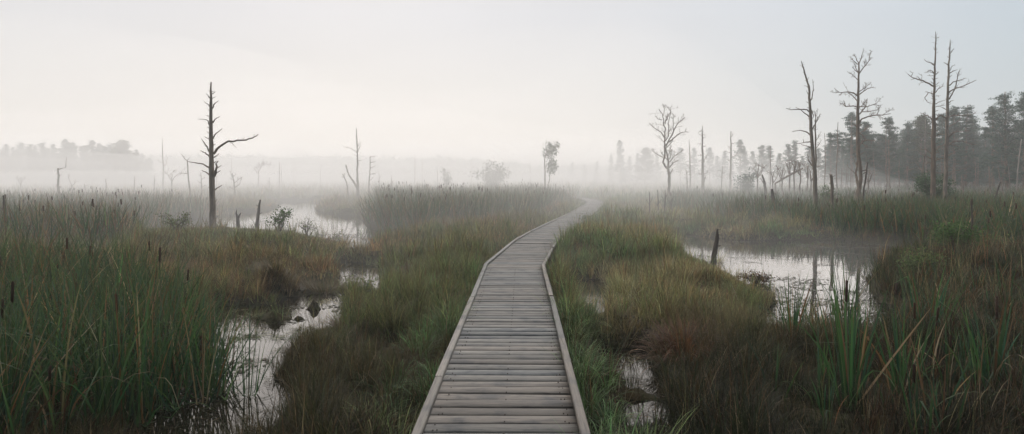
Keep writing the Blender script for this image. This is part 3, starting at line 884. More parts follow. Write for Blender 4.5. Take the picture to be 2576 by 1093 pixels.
snag('dead_tree', 'tall dead tree with a thin spire top over the brown far bank', 'dead tree', 50, [(900, 478, 4), (899, 440, 2.6), (899, 400, 2), (898, 360, 1.5), (897, 323, .7)], [([(898, 385), (885, 374), (866, 370)], .9), ([(899, 385), (905, 372), (908, 358)], .9), ([(899, 405), (910, 405)], .7), ([(899, 395), (889, 388)], .6), ([(898, 350), (894, 343)], .5), ([(899, 372), (904, 360)], .5)], twigs=(1, 3, .35), minr=.01)
snag('dead_tree', 'thick curved dead limb rising at the foot of the spired tree', 'dead tree', 49, [(899, 475, 2.8), (890, 458, 2.2), (877, 440, 1.9), (870, 415, 1.2)], [([(872, 425), (868, 418)], .8)], stubs=6)
snag('dead_tree', 'short twisted snag leaning left under the spired tree', 'dead tree', 48, [(876, 488, 1.6), (872, 460, 1.3), (862, 438, .9)], [([(868, 448), (858, 445)], .8), ([(866, 444), (868, 432)], .6)], twigs=(1, 4, .5), minr=.012)
snag('dead_tree', 'dead pole with drooping right branches near the spired tree', 'dead tree', 54, [(928, 484, 1.9), (930, 440, 1.6), (931, 394, 1)], [([(931, 396), (944, 393)], .9), ([(931, 410), (945, 407)], .9), ([(930, 425), (945, 416)], .9), ([(930, 440), (948, 435)], .9), ([(930, 455), (940, 445)], .7)], twigs=(1, 4, .35), minr=.012)
snag('dead_tree', 'faint twiggy sapling right of the drooping dead pole', 'dead tree', 75, [(955, 462, 1), (954, 445, .8), (950, 425, .4)], [([(955, 450), (960, 440)], .5), ([(955, 455), (948, 445)], .5)], twigs=(1, 5, .5), minr=.015)
GP = 'thin bare poles standing in the far mist'
for px, pb, ptop, r_, Y in [(703, 460, 408, 1.3, 80), (709, 460, 418, .9, 90), (743, 458, 413, .7, 110), (738, 458, 413, .7, 115), (807, 460, 415, .8, 100), (1043, 462, 390, .9, 85), (1062, 458, 396, .7, 100), (1101, 458, 420, 1.1, 90), (677, 464, 447, 1, 70), (338, 472, 444, 1.4, 60), (267, 474, 451, 1.4, 55), (388, 468, 442, 1.3, 62), (214, 478, 462, 1.2, 50), (232, 474, 468, 1.2, 52), (1245, 458, 395, .8, 110), (1334, 458, 398, .7, 110), (1185, 458, 400, .8, 110), (985, 476, 443, 1.3, 60), (545, 470, 415, .8, 80), (582, 470, 385, .7, 90)]:
    snag('dead_pole', 'thin bare pole rising out of the far mist', 'dead pole', Y, [(px, pb, r_), (px + rnd.uniform(-1, 1), (pb + ptop) / 2, r_ * .8), (px + rnd.uniform(-2, 2), ptop, r_ * .35)], stubs=5, group=GP, minr=.015)
snag('dead_tree', 'small bare forked tree hardly visible at the far left mist', 'dead tree', 62, [(52, 480, 1.2), (52, 462, 1)], [([(52, 466), (46, 452), (40, 446)], .7), ([(52, 462), (58, 452), (66, 446)], .7), ([(52, 464), (53, 448)], .5)], twigs=(2, 5, .45), minr=.015)
snag('dead_tree', 'thin split twigs leaning apart between the lone pole and the reeds', 'dead tree', 55, [(182, 478, 1.2), (180, 468, 1)], [([(180, 470), (174, 452), (172, 440)], .7), ([(181, 470), (188, 460), (198, 456)], .8)], twigs=(1, 3, .4), minr=.012)

# middle and right
snag('dead_tree', 'bare branching tree with many upswept limbs, right of the boardwalk bend', 'dead tree', 42,
     sc([(305, 1000, 14), (308, 900, 15), (308, 830, 15), (296, 760, 12), (300, 690, 9), (285, 600, 8), (270, 545, 7)], .24),
     [(b_, r_ * .24) for b_, r_ in [([(300, 770), (262, 730), (243, 690), (262, 620), (262, 560), (258, 480), (262, 400), (268, 330), (245, 290), (248, 230), (235, 180), (200, 130)], 11),
      ([(268, 560), (258, 500)], 7), ([(275, 520), (300, 470), (350, 380), (400, 280), (450, 240), (475, 215)], 8), ([(310, 475), (380, 420), (430, 380), (500, 370)], 7), ([(275, 540), (320, 500), (355, 440)], 6),
      ([(262, 470), (300, 420), (300, 280), (325, 160), (320, 110)], 6), ([(258, 430), (225, 375), (150, 330), (95, 275)], 7), ([(265, 290), (290, 210), (325, 145)], 5), ([(355, 370), (350, 250), (345, 170)], 5), ([(235, 245), (185, 232), (165, 200)], 4),
      ([(248, 200), (258, 130), (240, 70)], 4), ([(245, 640), (190, 615), (140, 580), (120, 550)], 5), ([(300, 680), (245, 620), (215, 575)], 5), ([(312, 690), (350, 640), (410, 595), (462, 562)], 5), ([(310, 750), (350, 700), (402, 674)], 6), ([(310, 660), (325, 600), (322, 540)], 4),
      ([(308, 830), (330, 790), (345, 765)], 8), ([(400, 280), (405, 220)], 3), ([(300, 620), (310, 560), (335, 510)], 4)]],
     mp=y5, twigs=(2, 9, .34), minr=.008, depthamt=.6)
snag('dead_tree', 'straight dead spruce spire with short drooping twigs, right of the upswept tree', 'dead tree', 55,
     sc([(665, 960, 17), (665, 860, 15), (660, 700, 11), (657, 550, 9), (657, 400, 6), (660, 310, 3)], .24),
     [(b_, r_ * .24) for b_, r_ in [([(660, 345), (612, 385)], 3), ([(662, 370), (680, 375)], 3), ([(660, 400), (705, 405)], 3), ([(660, 420), (620, 392)], 3), ([(657, 450), (700, 420)], 3), ([(657, 500), (610, 492)], 3), ([(660, 530), (700, 520)], 3), ([(657, 620), (612, 620)], 4), ([(672, 680), (700, 640), (712, 600)], 5), ([(672, 680), (690, 690)], 5), ([(660, 660), (620, 690)], 3), ([(668, 740), (690, 730)], 3), ([(660, 820), (612, 812)], 5), ([(672, 820), (712, 800), (720, 760)], 4), ([(675, 900), (688, 830)], 9)]],
     mp=y5, twigs=(1, 5, .4), stubs=20, minr=.01)
snag('dead_tree', 'thin dead pole with side twigs between the upswept tree and the spruce spire', 'dead tree', 58,
     sc([(530, 900, 7), (528, 750, 6), (526, 600, 5), (518, 460, 2)], .24), [(b_, r_ * .24) for b_, r_ in [([(526, 760), (492, 715)], 3), ([(525, 690), (498, 680)], 2.5), ([(530, 830), (510, 820)], 3), ([(525, 610), (500, 590)], 2)]], mp=y5, twigs=(1, 3, .4), stubs=10, minr=.01)
snag('dead_pole', 'short bare pole hugging the thin twigged pole', 'dead pole', 57, sc([(500, 900, 4), (495, 780, 3)], .3), mp=y5, stubs=4)
snag('dead_tree', 'dead spruce with level side branches, midway to the big right trees', 'dead tree', 62, [(1838, 455, 2.4), (1838, 420, 2), (1839, 380, 1.7), (1839, 331, .8)],
     [([(1838, 375), (1829, 367)], .8), ([(1839, 362), (1850, 360)], .8), ([(1838, 398), (1850, 392), (1858, 380)], .9), ([(1839, 345), (1845, 337)], .6), ([(1838, 405), (1828, 402)], .8), ([(1838, 385), (1822, 380)], .8)], twigs=(1, 6, .45), stubs=12, minr=.012)
GB = 'slim bare trunks before the misty wood'
for px, pb, ptop, r_, Y in [(1938, 462, 367, 1.5, 60), (1815, 466, 418, 1.3, 56), (1728, 460, 425, 1, 62), (1963, 462, 428, 1.2, 58), (2106, 490, 308, 1.9, 55), (2140, 480, 292, 1.4, 66), (2128, 484, 420, 1.2, 60), (2117, 484, 424, 1.2, 58), (2133, 484, 412, 1, 62), (2263, 478, 400, 1.4, 64), (2282, 480, 420, 1.1, 66), (2330, 485, 300, 1.4, 72), (2345, 485, 330, 1.2, 78), (2455, 490, 400, 1.3, 68), (2461, 490, 395, 1.2, 70), (2405, 488, 420, 1.1, 66), (2418, 488, 440, 1.3, 60), (2200, 480, 380, 1.3, 70), (2230, 480, 320, 1.6, 60), (2237, 484, 350, 1.5, 64), (2075, 475, 335, 1.5, 62), (2520, 494, 380, 1.8, 66), (2526, 494, 400, 1.6, 70), (2490, 495, 420, 1.4, 60), (2540, 494, 420, 1.2, 64)]:
    snag('dead_pole', 'slim bare trunk standing before the misty wood', 'dead pole', Y, [(px, pb + 8, r_), (px + rnd.uniform(-2, 2), (pb + ptop) / 2, r_ * .8), (px + rnd.uniform(-4, 4), ptop, r_ * .35)],
         [([(px, ptop + (pb - ptop) * t), (px + rnd.choice((-1, 1)) * rnd.uniform(6, 16), ptop + (pb - ptop) * t - rnd.uniform(-3, 6))], .6) for t in (.25, .4, .6)], stubs=7, group=GB, minr=.014)
GT = 'scrubby dead saplings left of the tall right trees'
for px in (1945, 1968, 1985, 1998, 2012, 2030, 2040, 1906, 2185):
    tp = 405 + rnd.uniform(-12, 22)
    snag('dead_sapling', 'scrubby twisted dead sapling left of the tall right trees', 'dead tree', rnd.uniform(44, 52), [(px, 482, 1.8), (px + rnd.uniform(-3, 3), (482 + tp) / 2, 1.5), (px + rnd.uniform(-5, 5), tp + 8, .8)],
         [([(px, tp + 40), (px + rnd.uniform(-18, 18), tp + rnd.uniform(5, 20)), (px + rnd.uniform(-22, 22), tp + rnd.uniform(-2, 14))], 1) for _ in range(3)], twigs=(2, 5, .4), group=GT, minr=.012)
snag('fallen_trunk', 'slanting fallen trunk propped among the scrubby saplings', 'dead tree', 46, [(1950, 462, 2.2), (1985, 442, 2.4), (2020, 424, 2), (2000, 428, .6)][:3], [([(2000, 436), (2012, 422)], 1)], M_bark)
snag('tree_stump', 'short dark rotten stump in the right reeds left of the crooked tree', 'stump', 29, [(1948, 530, 6), (1946, 505, 5.5), (1942, 476, 3)], [], M_darkbark, stubs=6)
snag('tree_stump', 'broken slanting stump behind the reeds beside the young pine bush', 'stump', 40, [(1926, 480, 3.5), (1923, 460, 3.2), (1917, 440, 1.5)], [([(1922, 465), (1912, 448)], 1.2)], M_darkbark, stubs=4)
snag('dead_tree', 'tall crooked grey dead tree with bent left arms and split upright top', 'dead tree', 29,
     [(*p_, r_) for p_, r_ in [(y3(385, 960), 4.6), (y3(385, 860), 5), (y3(378, 640), 4.9), (y3(360, 400), 4.2), (y3(345, 200), 3.8), (y1(368, 960), 3.6), (y1(360, 820), 3), (y1(350, 640), 2.4), (y1(315, 530), 1.9), (y1(290, 440), 1.6), (y1(270, 372), .6)]],
     [([y1(350, 905), y1(330, 888), y1(240, 885), y1(160, 890), y1(110, 872)], 1.9), ([y1(362, 972), y1(320, 935), y1(270, 893), y1(210, 862)], 1.9), ([y1(145, 878), y1(155, 862)], .8), ([y1(362, 820), y1(385, 750), y1(397, 680), y1(390, 570)], 1.7), ([y1(397, 600), y1(405, 590)], .8), ([y1(398, 690), y1(408, 675)], .8),
      ([y1(345, 655), y1(330, 640), y1(297, 635)], 1), ([y1(345, 725), y1(335, 710), y1(325, 683)], 1.1), ([y1(330, 580), y1(342, 560), y1(352, 545)], 1), ([y1(375, 890), y1(402, 950), y1(388, 985)], 1.4),
      ([y3(345, 225), y3(300, 185), y3(240, 168), y3(160, 180)], 2), ([y3(340, 280), y3(290, 282), y3(235, 295)], 1.8), ([y3(270, 285), y3(265, 250)], 1), ([y3(340, 338), y3(300, 320), y3(245, 303)], 1.5), ([y3(235, 292), y3(200, 300)], 1),
      ([y3(352, 510), y3(320, 465), y3(303, 395)], 2), ([y3(345, 470), y3(332, 425)], 1.1), ([y3(358, 160), y3(390, 90), y3(430, 30)], 1.6), ([y3(345, 330), y3(320, 385)], .8)],
     M_bark, stubs=16, minr=.006, depthamt=.45)
snag('dead_tree', 'slender twiggy dead tree standing close behind the crooked grey one', 'dead tree', 32,
     [(*p_, r_) for p_, r_ in [(y3(392, 700), 2.2), (y3(386, 500), 2.1), (y3(384, 300), 1.9), (y3(384, 100), 1.5), (y1(420, 1000), 1.1), (y1(425, 905), .5)]],
     [([y3(384, 280), y3(410, 240), y3(432, 190)], 1.1), ([y3(384, 210), y3(365, 120)], .9), ([y3(388, 350), y3(420, 300), y3(440, 260)], .9), ([y1(420, 1010), y1(455, 960), y1(470, 930)], 1), ([y1(420, 960), y1(400, 900)], .6), ([y1(440, 985), y1(445, 880)], .6), ([y3(390, 440), y3(420, 430)], .7), ([y3(390, 520), y3(450, 508)], .7)],
     M_bark, twigs=(2, 5, .35), stubs=10, minr=.006)
snag('dead_tree', 'broad bare dead tree with arching twiggy limbs and a split trunk base', 'dead tree', 36,
     [(*p_, r_) for p_, r_ in [(y3(800, 870), 6), (y3(798, 760), 6), (y3(822, 640), 4.2), (y3(812, 500), 3.8), (y3(795, 390), 4.4), (y3(792, 200), 4.2), (y1(868, 1060), 4), (y1(868, 850), 3.2), (y1(875, 650), 2.6), (y1(878, 500), 2), (y1(880, 400), 1.4)]],
     [([y3(798, 760), y3(782, 620), y3(785, 480), y3(792, 400)], 3.6),
      ([y1(880, 400), y1(905, 340), y1(925, 250)], 1.3), ([y1(878, 410), y1(850, 340), y1(830, 312)], 1.2), ([y1(870, 410), y1(820, 370), y1(785, 330)], 1.1), ([y1(880, 510), y1(930, 440), y1(985, 370), y1(1010, 345)], 1.6), ([y1(985, 370), y1(995, 300), y1(1015, 270)], 1), ([y1(945, 420), y1(943, 350)], .7),
      ([y1(873, 500), y1(840, 470), y1(810, 435)], 1.3), ([y1(865, 570), y1(820, 530), y1(755, 482)], 1), ([y1(868, 490), y1(840, 420), y1(822, 390)], 1), ([y1(875, 735), y1(920, 700), y1(970, 665), y1(1040, 648)], 1.6), ([y1(880, 700), y1(940, 660), y1(1010, 600)], 1.2), ([y1(955, 660), y1(945, 600)], .7),
      ([y1(862, 740), y1(820, 710), y1(760, 700), y1(680, 708), y1(620, 660)], 1.8), ([y1(862, 795), y1(820, 750), y1(760, 705)], 1.5), ([y1(665, 705), y1(580, 700)], .8), ([y1(860, 860), y1(820, 848), y1(740, 855), y1(710, 830), y1(670, 815)], 1.6), ([y1(742, 855), y1(720, 790)], .9), ([y1(858, 885), y1(830, 870)], 1),
      ([y1(878, 870), y1(930, 820), y1(960, 780)], 1.2), ([y1(885, 855), y1(970, 855), y1(1060, 825), y1(1110, 770)], 1.2), ([y1(880, 940), y1(920, 890), y1(955, 850), y1(968, 770)], 1.8), ([y1(905, 912), y1(980, 910), y1(1080, 888), y1(1110, 855)], 1.2), ([y1(880, 1040), y1(905, 990), y1(970, 962), y1(1070, 945), y1(1130, 945), y1(1215, 930)], 2.2), ([y1(1065, 950), y1(1090, 900), y1(1085, 860)], .9), ([y1(1130, 950), y1(1180, 900), y1(1250, 880)], .8),
      ([y3(800, 325), y3(830, 285), y3(870, 262), y3(965, 268)], 2.2), ([y3(835, 290), y3(870, 325), y3(915, 335)], 1.1), ([y3(805, 190), y3(850, 230), y3(865, 260)], 1.4), ([y3(808, 200), y3(870, 160), y3(900, 120)], 1.2), ([y3(780, 130), y3(752, 105)], 1.3), ([y3(808, 130), y3(830, 105)], 1.3), ([y3(808, 410), y3(835, 385)], 1.4)],
     M_pinebark, twigs=(2, 9, .34), stubs=10, minr=.006, depthamt=.6)
snag('dead_tree', 'dark slanting snag with short left branches, right of the split trunk', 'dead tree', 33,
     [(*p_, r_) for p_, r_ in [(y3(842, 880), 1.9), (y3(850, 740), 1.9), (y3(868, 640), 1.8), (y3(880, 540), 1.5), (y3(887, 478), 1)]],
     [([y3(878, 552), y3(840, 558), y3(828, 570)], 1.4), ([y3(875, 562), y3(908, 560)], .9), ([y3(870, 575), y3(832, 595)], 1.3), ([y3(850, 738), y3(880, 755)], 1.4)], M_darkbark, stubs=5)
snag('tree_stump', 'thick tall broken post with flat top in the right reeds', 'stump', 25, [(*y3(548, 1080), 4), (*y3(545, 900), 3.8), (*y3(545, 720), 3.9), (*y3(538, 640), 3.6), (*y3(534, 594), 3.4)], [([y3(530, 600), y3(515, 590), y3(500, 588)], .7)], M_bark, stubs=5)
snag('dead_tree', 'tallest dead pine, the left of the pair, with a long left limb high up', 'dead tree', 34,
     [(*p_, r_) for p_, r_ in [(y4(385, 1100), 6.4), (y4(392, 900), 5.8), (y4(398, 600), 5.4), (y4(402, 350), 5.2), (y4(404, 100), 4.6), (y2(645, 1000), 4), (y2(648, 800), 3), (y2(652, 600), 2.4), (y2(655, 430), 1.9), (y2(665, 250), 1.5), (y2(668, 120), 1.1), (y2(664, 62), .5)]],
     [([y2(645, 640), y2(590, 610), y2(500, 575), y2(420, 550), y2(370, 512)], 2.1), ([y2(440, 560), y2(405, 575)], .8), ([y2(410, 530), y2(425, 500), y2(390, 482)], .8), ([y2(500, 575), y2(480, 545), y2(460, 540)], .8), ([y2(515, 575), y2(520, 530), y2(480, 500)], .6), ([y2(555, 595), y2(515, 600), y2(485, 630)], .7),
      ([y2(650, 420), y2(620, 395), y2(580, 385), y2(545, 362)], 1.5), ([y2(648, 510), y2(630, 480), y2(600, 470), y2(560, 500)], 1.4), ([y2(640, 500), y2(600, 488), y2(540, 498)], .7), ([y2(640, 530), y2(580, 525)], .7), ([y2(660, 518), y2(680, 505), y2(693, 487)], 1.5), ([y2(675, 135), y2(705, 117)], .8), ([y2(660, 260), y2(645, 228)], .8), ([y2(668, 200), y2(682, 185)], .6), ([y2(668, 260), y2(683, 245)], .6),
      ([y2(640, 720), y2(600, 710), y2(555, 698)], 1.2), ([y2(590, 708), y2(550, 760), y2(575, 805), y2(635, 832)], 1), ([y2(642, 770), y2(625, 740), y2(628, 690)], 1), ([y2(660, 710), y2(690, 670), y2(740, 640), y2(745, 610)], 1.1), ([y2(665, 630), y2(700, 600)], .7), ([y2(665, 830), y2(700, 805), y2(770, 790)], 1), ([y2(665, 860), y2(730, 845), y2(770, 838)], 1), ([y2(660, 745), y2(720, 740)], .6), ([y2(640, 610), y2(612, 592)], .9), ([y2(640, 575), y2(625, 548)], .8),
      ([y4(385, 60), y4(350, 30), y4(270, 0)], 1.6), ([y4(340, 25), y4(300, 35)], .8), ([y4(420, 70), y4(450, 35), y4(500, 10)], 2), ([y4(445, 40), y4(430, 8)], 1.1), ([y4(420, 100), y4(445, 130)], 1.2), ([y4(415, 230), y4(450, 205), y4(515, 205)], 1.9), ([y4(430, 165), y4(452, 185)], 1), ([y4(385, 230), y4(362, 215)], 1.1), ([y4(385, 205), y4(330, 195)], .7), ([y4(420, 300), y4(480, 280), y4(480, 268)], .8), ([y4(425, 350), y4(470, 320), y4(510, 305)], 1.3), ([y4(430, 350), y4(455, 395)], 1), ([y4(385, 400), y4(345, 365), y4(270, 350)], 1.3), ([y4(380, 445), y4(330, 415), y4(285, 403)], 1.4), ([y4(425, 460), y4(470, 440), y4(505, 438)], 1.6), ([y4(420, 430), y4(495, 478)], .9), ([y4(425, 515), y4(458, 500)], .8), ([y4(418, 580), y4(505, 580)], 1.2), ([y4(385, 510), y4(360, 470), y4(320, 500)], .9), ([y4(385, 530), y4(320, 580)], 1)],
     M_pinebark, twigs=(1, 7, .32), stubs=46, minr=.005, depthamt=.55)
snag('dead_tree', 'dead pine, the right one of the pair, with long limbs reaching right', 'dead tree', 33,
     [(*p_, r_) for p_, r_ in [(y4(505, 1080), 5.8), (y4(508, 900), 5.1), (y4(520, 600), 4.6), (y4(525, 350), 4.3), (y4(530, 100), 3.9), (y2(790, 950), 3.5), (y2(795, 700), 2.8), (y2(803, 450), 2.1), (y2(812, 300), 1.6), (y2(818, 200), 1.1), (y2(819, 148), .5)]],
     [([y2(805, 420), y2(780, 405), y2(752, 390)], 1.3), ([y2(805, 240), y2(798, 245)], .8), ([y2(800, 340), y2(788, 322)], .8), ([y2(818, 300), y2(840, 265), y2(858, 240)], 1), ([y2(815, 240), y2(832, 235)], .6), ([y2(812, 480), y2(840, 430), y2(868, 412)], .9), ([y2(812, 505), y2(850, 480), y2(897, 465)], 1.3), ([y2(808, 550), y2(840, 520)], .8), ([y2(795, 550), y2(780, 540)], .8),
      ([y2(808, 635), y2(850, 595), y2(930, 575), y2(985, 553)], 1.6), ([y2(805, 710), y2(850, 675), y2(920, 650), y2(1020, 610), y2(1095, 575)], 1.9), ([y2(920, 652), y2(972, 655)], 1), ([y2(808, 780), y2(850, 700), y2(885, 590), y2(905, 500), y2(920, 470)], 1.8), ([y2(895, 560), y2(915, 490)], .8), ([y2(790, 675), y2(782, 662)], .8), ([y2(808, 815), y2(830, 795), y2(857, 790)], 1.2), ([y2(808, 835), y2(828, 825)], .9), ([y2(780, 890), y2(755, 875), y2(725, 862)], 1.1),
      ([y2(805, 970), y2(840, 950), y2(930, 948), y2(1020, 945), y2(1088, 920)], 1.9), ([y2(900, 945), y2(915, 915)], 1), ([y2(775, 975), y2(730, 950), y2(690, 935)], 1.8), ([y2(805, 1065), y2(870, 1030), y2(930, 980)], 1.6), ([y4(545, 240), y4(595, 185), y4(660, 180), y4(745, 172)], 1.8), ([y4(548, 215), y4(600, 175)], 1.2),
      ([y4(545, 305), y4(600, 275), y4(680, 270), y4(760, 300), y4(820, 308)], 1.9), ([y4(560, 300), y4(620, 320), y4(655, 326)], 1.6), ([y4(548, 290), y4(620, 258)], 1), ([y4(545, 415), y4(570, 395), y4(612, 388)], 1.7), ([y4(540, 580), y4(590, 560), y4(650, 555), y4(760, 515)], 1.5), ([y4(545, 520), y4(575, 530), y4(605, 555)], .9), ([y4(540, 610), y4(580, 585)], .9), ([y4(525, 735), y4(545, 722)], 1.8), ([y4(525, 790), y4(540, 778)], 1.5), ([y4(510, 305), y4(445, 325), y4(430, 355)], 1.4), ([y4(515, 45), y4(470, 25)], 1.5), ([y4(505, 360), y4(480, 345)], 1)],
     M_bark, twigs=(1, 6, .30), stubs=46, minr=.005, depthamt=.55)
snag('dead_tree', 'forked twiggy snag behind the young pine left of the dead pair', 'dead tree', 38,
     [(*p_, r_) for p_, r_ in [(y4(285, 760), 2.5), (y4(288, 650), 2.5), (y4(295, 580), 2.4), (y4(302, 500), 1.8), (y4(315, 425), 1.6), (y4(335, 370), .6)]],
     [([y4(292, 575), y4(262, 520), y4(225, 475)], 1.5), ([y4(300, 500), y4(335, 470), y4(350, 440)], 1.3), ([y4(250, 510), y4(245, 495)], .8), ([y4(305, 510), y4(340, 475), y4(370, 490)], 1.2)], M_bark, twigs=(1, 4, .35), minr=.007)
snag('dead_birch', 'slender white leaning bare birch at the far right edge', 'dead tree', 52, [(*z5(1353, 985), 2), (*z5(1362, 860), 1.8), (*z5(1372, 740), 1.6), (*z5(1385, 640), 1.1)], [([z5(1365, 830), z5(1395, 820)], .7), ([z5(1372, 735), z5(1345, 732)], .6)], M_palebark, stubs=4)
snag('tree_stump', 'dark pointed stump standing in reeds right of the dead pair', 'stump', 22, [(*y4(768, 1180), 2.7), (*y4(768, 1060), 2.7), (*y4(770, 900), 2.2), (*y4(774, 832), 1.2)], [([y4(772, 960), y4(805, 945)], .9)], M_darkbark, stubs=3)
snag('tree_stump', 'crooked broken snag with a slanting top half, far right reeds', 'stump', 36, [(*y4(990, 960), 2), (*y4(992, 820), 1.9), (*y4(1010, 780), 1.8), (*y4(1048, 665), 1.1)], [([y4(998, 820), y4(1012, 815)], .8)], M_darkbark, stubs=6)
snag('dead_tree', 'thin crossed pale stems behind the crooked broken snag', 'dead tree', 48, [(*y4(1080, 850), 1.4), (*y4(1055, 680), 1.2), (*y4(1020, 500), .5)], [([y4(1060, 700), y4(1075, 600), y4(1090, 340)], .9)], M_bark, stubs=5)
snag('dead_tree', 'grey double stem snag just right of the dead pair', 'dead tree', 44, [(*y4(690, 880), 1.7), (*y4(688, 740), 1.6), (*y4(675, 620), .7)], [([y4(680, 750), y4(668, 645)], .9), ([y4(670, 800), y4(630, 775)], .5)], M_bark, stubs=5)
snag('dead_tree', 'thin grey snag with a bowed side stem toward the far right', 'dead tree', 46, [(*y4(950, 840), 1.6), (*y4(945, 660), 1.4), (*y4(938, 520), .5)], [([y4(905, 800), y4(910, 710), y4(942, 650)], .9)], M_bark, stubs=5)
snag('tree_stump', 'black rotted stump standing in the right pool', 'stump', 15.1, [(1794, 676, 8), (1796, 645, 6.5), (1801, 620, 6), (1804, 598, 4.5), (1805, 576, 1.8)], [([(1806, 604), (1809, 590)], 2.5)], M_darkbark, stubs=3)
snag('dead_sapling', 'dark leafless stem rising beside the green alder at right', 'dead tree', 17, [(2441, 640, 3.2), (2440, 600, 2.8), (2446, 560, 2.5), (2442, 505, 1.2)], [([(2441, 600), (2428, 640), (2420, 655)], 1)], M_darkbark, stubs=7)
GS = 'low dark twigs at the left end of the right reed bed'
for px, pb, tp in [(1656, 538, 478), (1634, 532, 483), (1688, 530, 500), (1672, 524, 478)]:
    snag('dead_twig', 'low dark crooked twig at the left end of the right reed bed', 'dead twig', 32, [(px, pb, 1.6), (px + rnd.uniform(-3, 3), (pb + tp) / 2, 1.4), (px + rnd.uniform(-3, 3), tp, .6)], [([(px, pb - 15), (px - 9, pb - 30)], .8), ([(px, pb - 22), (px + 8, pb - 36)], .8)], M_darkbark, twigs=(1, 4, .4), group=GS)
# ------------------------------------------------------------------ living trees
def leafcards(cen, size, asp, col, tilt=1.0, dirs=None):
    n = len(cen)
    a = rng.normal(size=(n, 3)) if dirs is None else dirs + rng.normal(0, .35, (n, 3))
    a /= np.linalg.norm(a, axis=1)[:, None]
    b_ = rng.normal(size=(n, 3)); b_ -= a * (a * b_).sum(1)[:, None]; b_ /= np.linalg.norm(b_, axis=1)[:, None]
    s_ = size * rng.uniform(.6, 1.3, n)
    a = a * s_[:, None] / 2; b_ = b_ * s_[:, None] * asp / 2
    V = np.stack([cen - a, cen + b_ * .9 - a * .1, cen + a, cen - b_ * .9 - a * .1], 1).reshape(-1, 3)
    F = np.arange(n * 4).reshape(-1, 4)
    return V, F, np.repeat(col, 4, 0)
PINE = [(.026, .082, .066), (.036, .098, .070), (.022, .072, .062), (.046, .102, .064)]  # needles tinted teal: the blue of the mist painted into their colour
LEAFY = [(.045, .075, .030), (.06, .09, .035), (.035, .06, .028)]
def tree_proto(name, kind, seed, loc, label, cat, group):
    global rng
    rng = np.random.default_rng(seed); rnd.seed(seed)
    e = empty(name, loc, label, cat, group)
    H = 12.0
    mb = MB()
    lean = rnd.uniform(-.3, .3)
    tp = [Vector((lean * (t ** 2) + rnd.gauss(0, .04), rnd.gauss(0, .04), t * H - .3 * (t == 0))) for t in np.linspace(0, 1, 9)]
    tr = [.17 * (1 - t * .9) + .01 for t in np.linspace(0, 1, 9)]
    mb.tube(tp, tr, 7, rough=.06)
    def trunk_at(t):
        k = t * 8; i = min(int(k), 7); return tp[i].lerp(tp[i + 1], k - i)
    cen = []; dirs = []
    if kind == 'pine': t0, nl = .34, 60
    elif kind == 'fullpine': t0, nl = .12, 70
    elif kind == 'spruce': t0, nl = .10, 90
    else: t0, nl = .15, 60
    for q in range(nl):
        t = t0 + (.97 - t0) * (q + rnd.random()) / nl
        az = rnd.uniform(0, 2 * PI); u_ = (t - t0) / (1 - t0)
        if kind == 'pine': L_ = (.10 + 2.25 * (1 - u_) ** .62 * min(1, .45 + u_ * 3.2)) * rnd.uniform(.28, 1.15); el = .15 + u_ * .8
        elif kind == 'fullpine': L_ = (.10 + 2.4 * (1 - u_) ** .85) * rnd.uniform(.3, 1.15); el = .1 + u_ * .8
        elif kind == 'spruce': L_ = (.15 + 1.6 * (1 - u_)) * rnd.uniform(.65, 1.1); el = -.15 + u_ * .5
        else: L_ = (.2 + 2.9 * math.sin(PI * min(1, u_ * .80 + .20))) * rnd.uniform(.5, 1.1); el = .3 + u_ * .9
        a = trunk_at(t); d = Vector((math.cos(az) * math.cos(el), math.sin(az) * math.cos(el), math.sin(el)))
        pts = [a, a + d * L_ * .5 + Vector((0, 0, rnd.gauss(0, .08))), a + d * L_ + Vector((0, 0, .12 * L_))]
        mb.tube(pts, [.045 * (1 - u_ * .6), .03 * (1 - u_ * .6), .01], 4, cap=False)
        if (kind == 'pine' and rnd.random() < .14): continue
        nc = int(4 + L_ * (4.6 if kind != 'spruce' else 6))
        for _ in range(nc):
            s_ = rnd.uniform(.3, 1.05); base_ = pts[0].lerp(pts[2], s_)
            cen.append(base_ + Vector((rnd.gauss(0, .22), rnd.gauss(0, .22), rnd.gauss(0, .14)))); dirs.append(d)
    if kind == 'pine':
        for _ in range(16):
            t = rnd.uniform(.12, .45); a = trunk_at(t); az = rnd.uniform(0, 2 * PI); L_ = rnd.uniform(.3, 1.3)
            mb.tube([a, a + Vector((math.cos(az) * L_, math.sin(az) * L_, rnd.uniform(-.1, .3)))], [.025, .008], 4, cap=False)
    mb.build('trunk', M_pinebark, e)
    cen = np.array([tuple(c) for c in cen]); dirs = np.array([tuple(d) for d in dirs])
    per = 22
    n = len(cen) * per
    sg = {'pine': .15, 'fullpine': .17, 'spruce': .13, 'round': .26}[kind]
    P = np.repeat(cen, per, 0) + rng.normal(0, 1, (n, 3)) * np.array([sg, sg, sg * .5])
    tint = np.repeat(rng.uniform(.7, 1.3, (len(cen), 1)), per, 0)
    col = np.clip(pick(LEAFY if kind == 'round' else PINE, n) * tint, .006, .3)
    bag = Bag(); bag.add(*leafcards(P, .19 if kind != 'round' else .2, .38 if kind != 'round' else .7, col, dirs=np.repeat(dirs, per, 0) if kind != 'round' else None))
    bag.build('crown', M_leaf, e)
    return e
def place(proto, first, px, ptop, Y, label, group, wide=1.0):
    x = (px - CX) * Y / FPX; g = gz(x, Y)
    top = EYE + (HY - ptop) * Y / FPX; s_ = (top - g) / 12.0
    w = s_ * wide
    if first:
        proto.location = (x, Y, g); proto.scale = (w, w, s_); proto['label'] = label; proto['group'] = group; return proto
    return dup(proto, (x, Y, g), rnd.uniform(0, 6.28), (w, w, s_), label, group)
G1 = 'trees of the misty wood behind the dead trees'
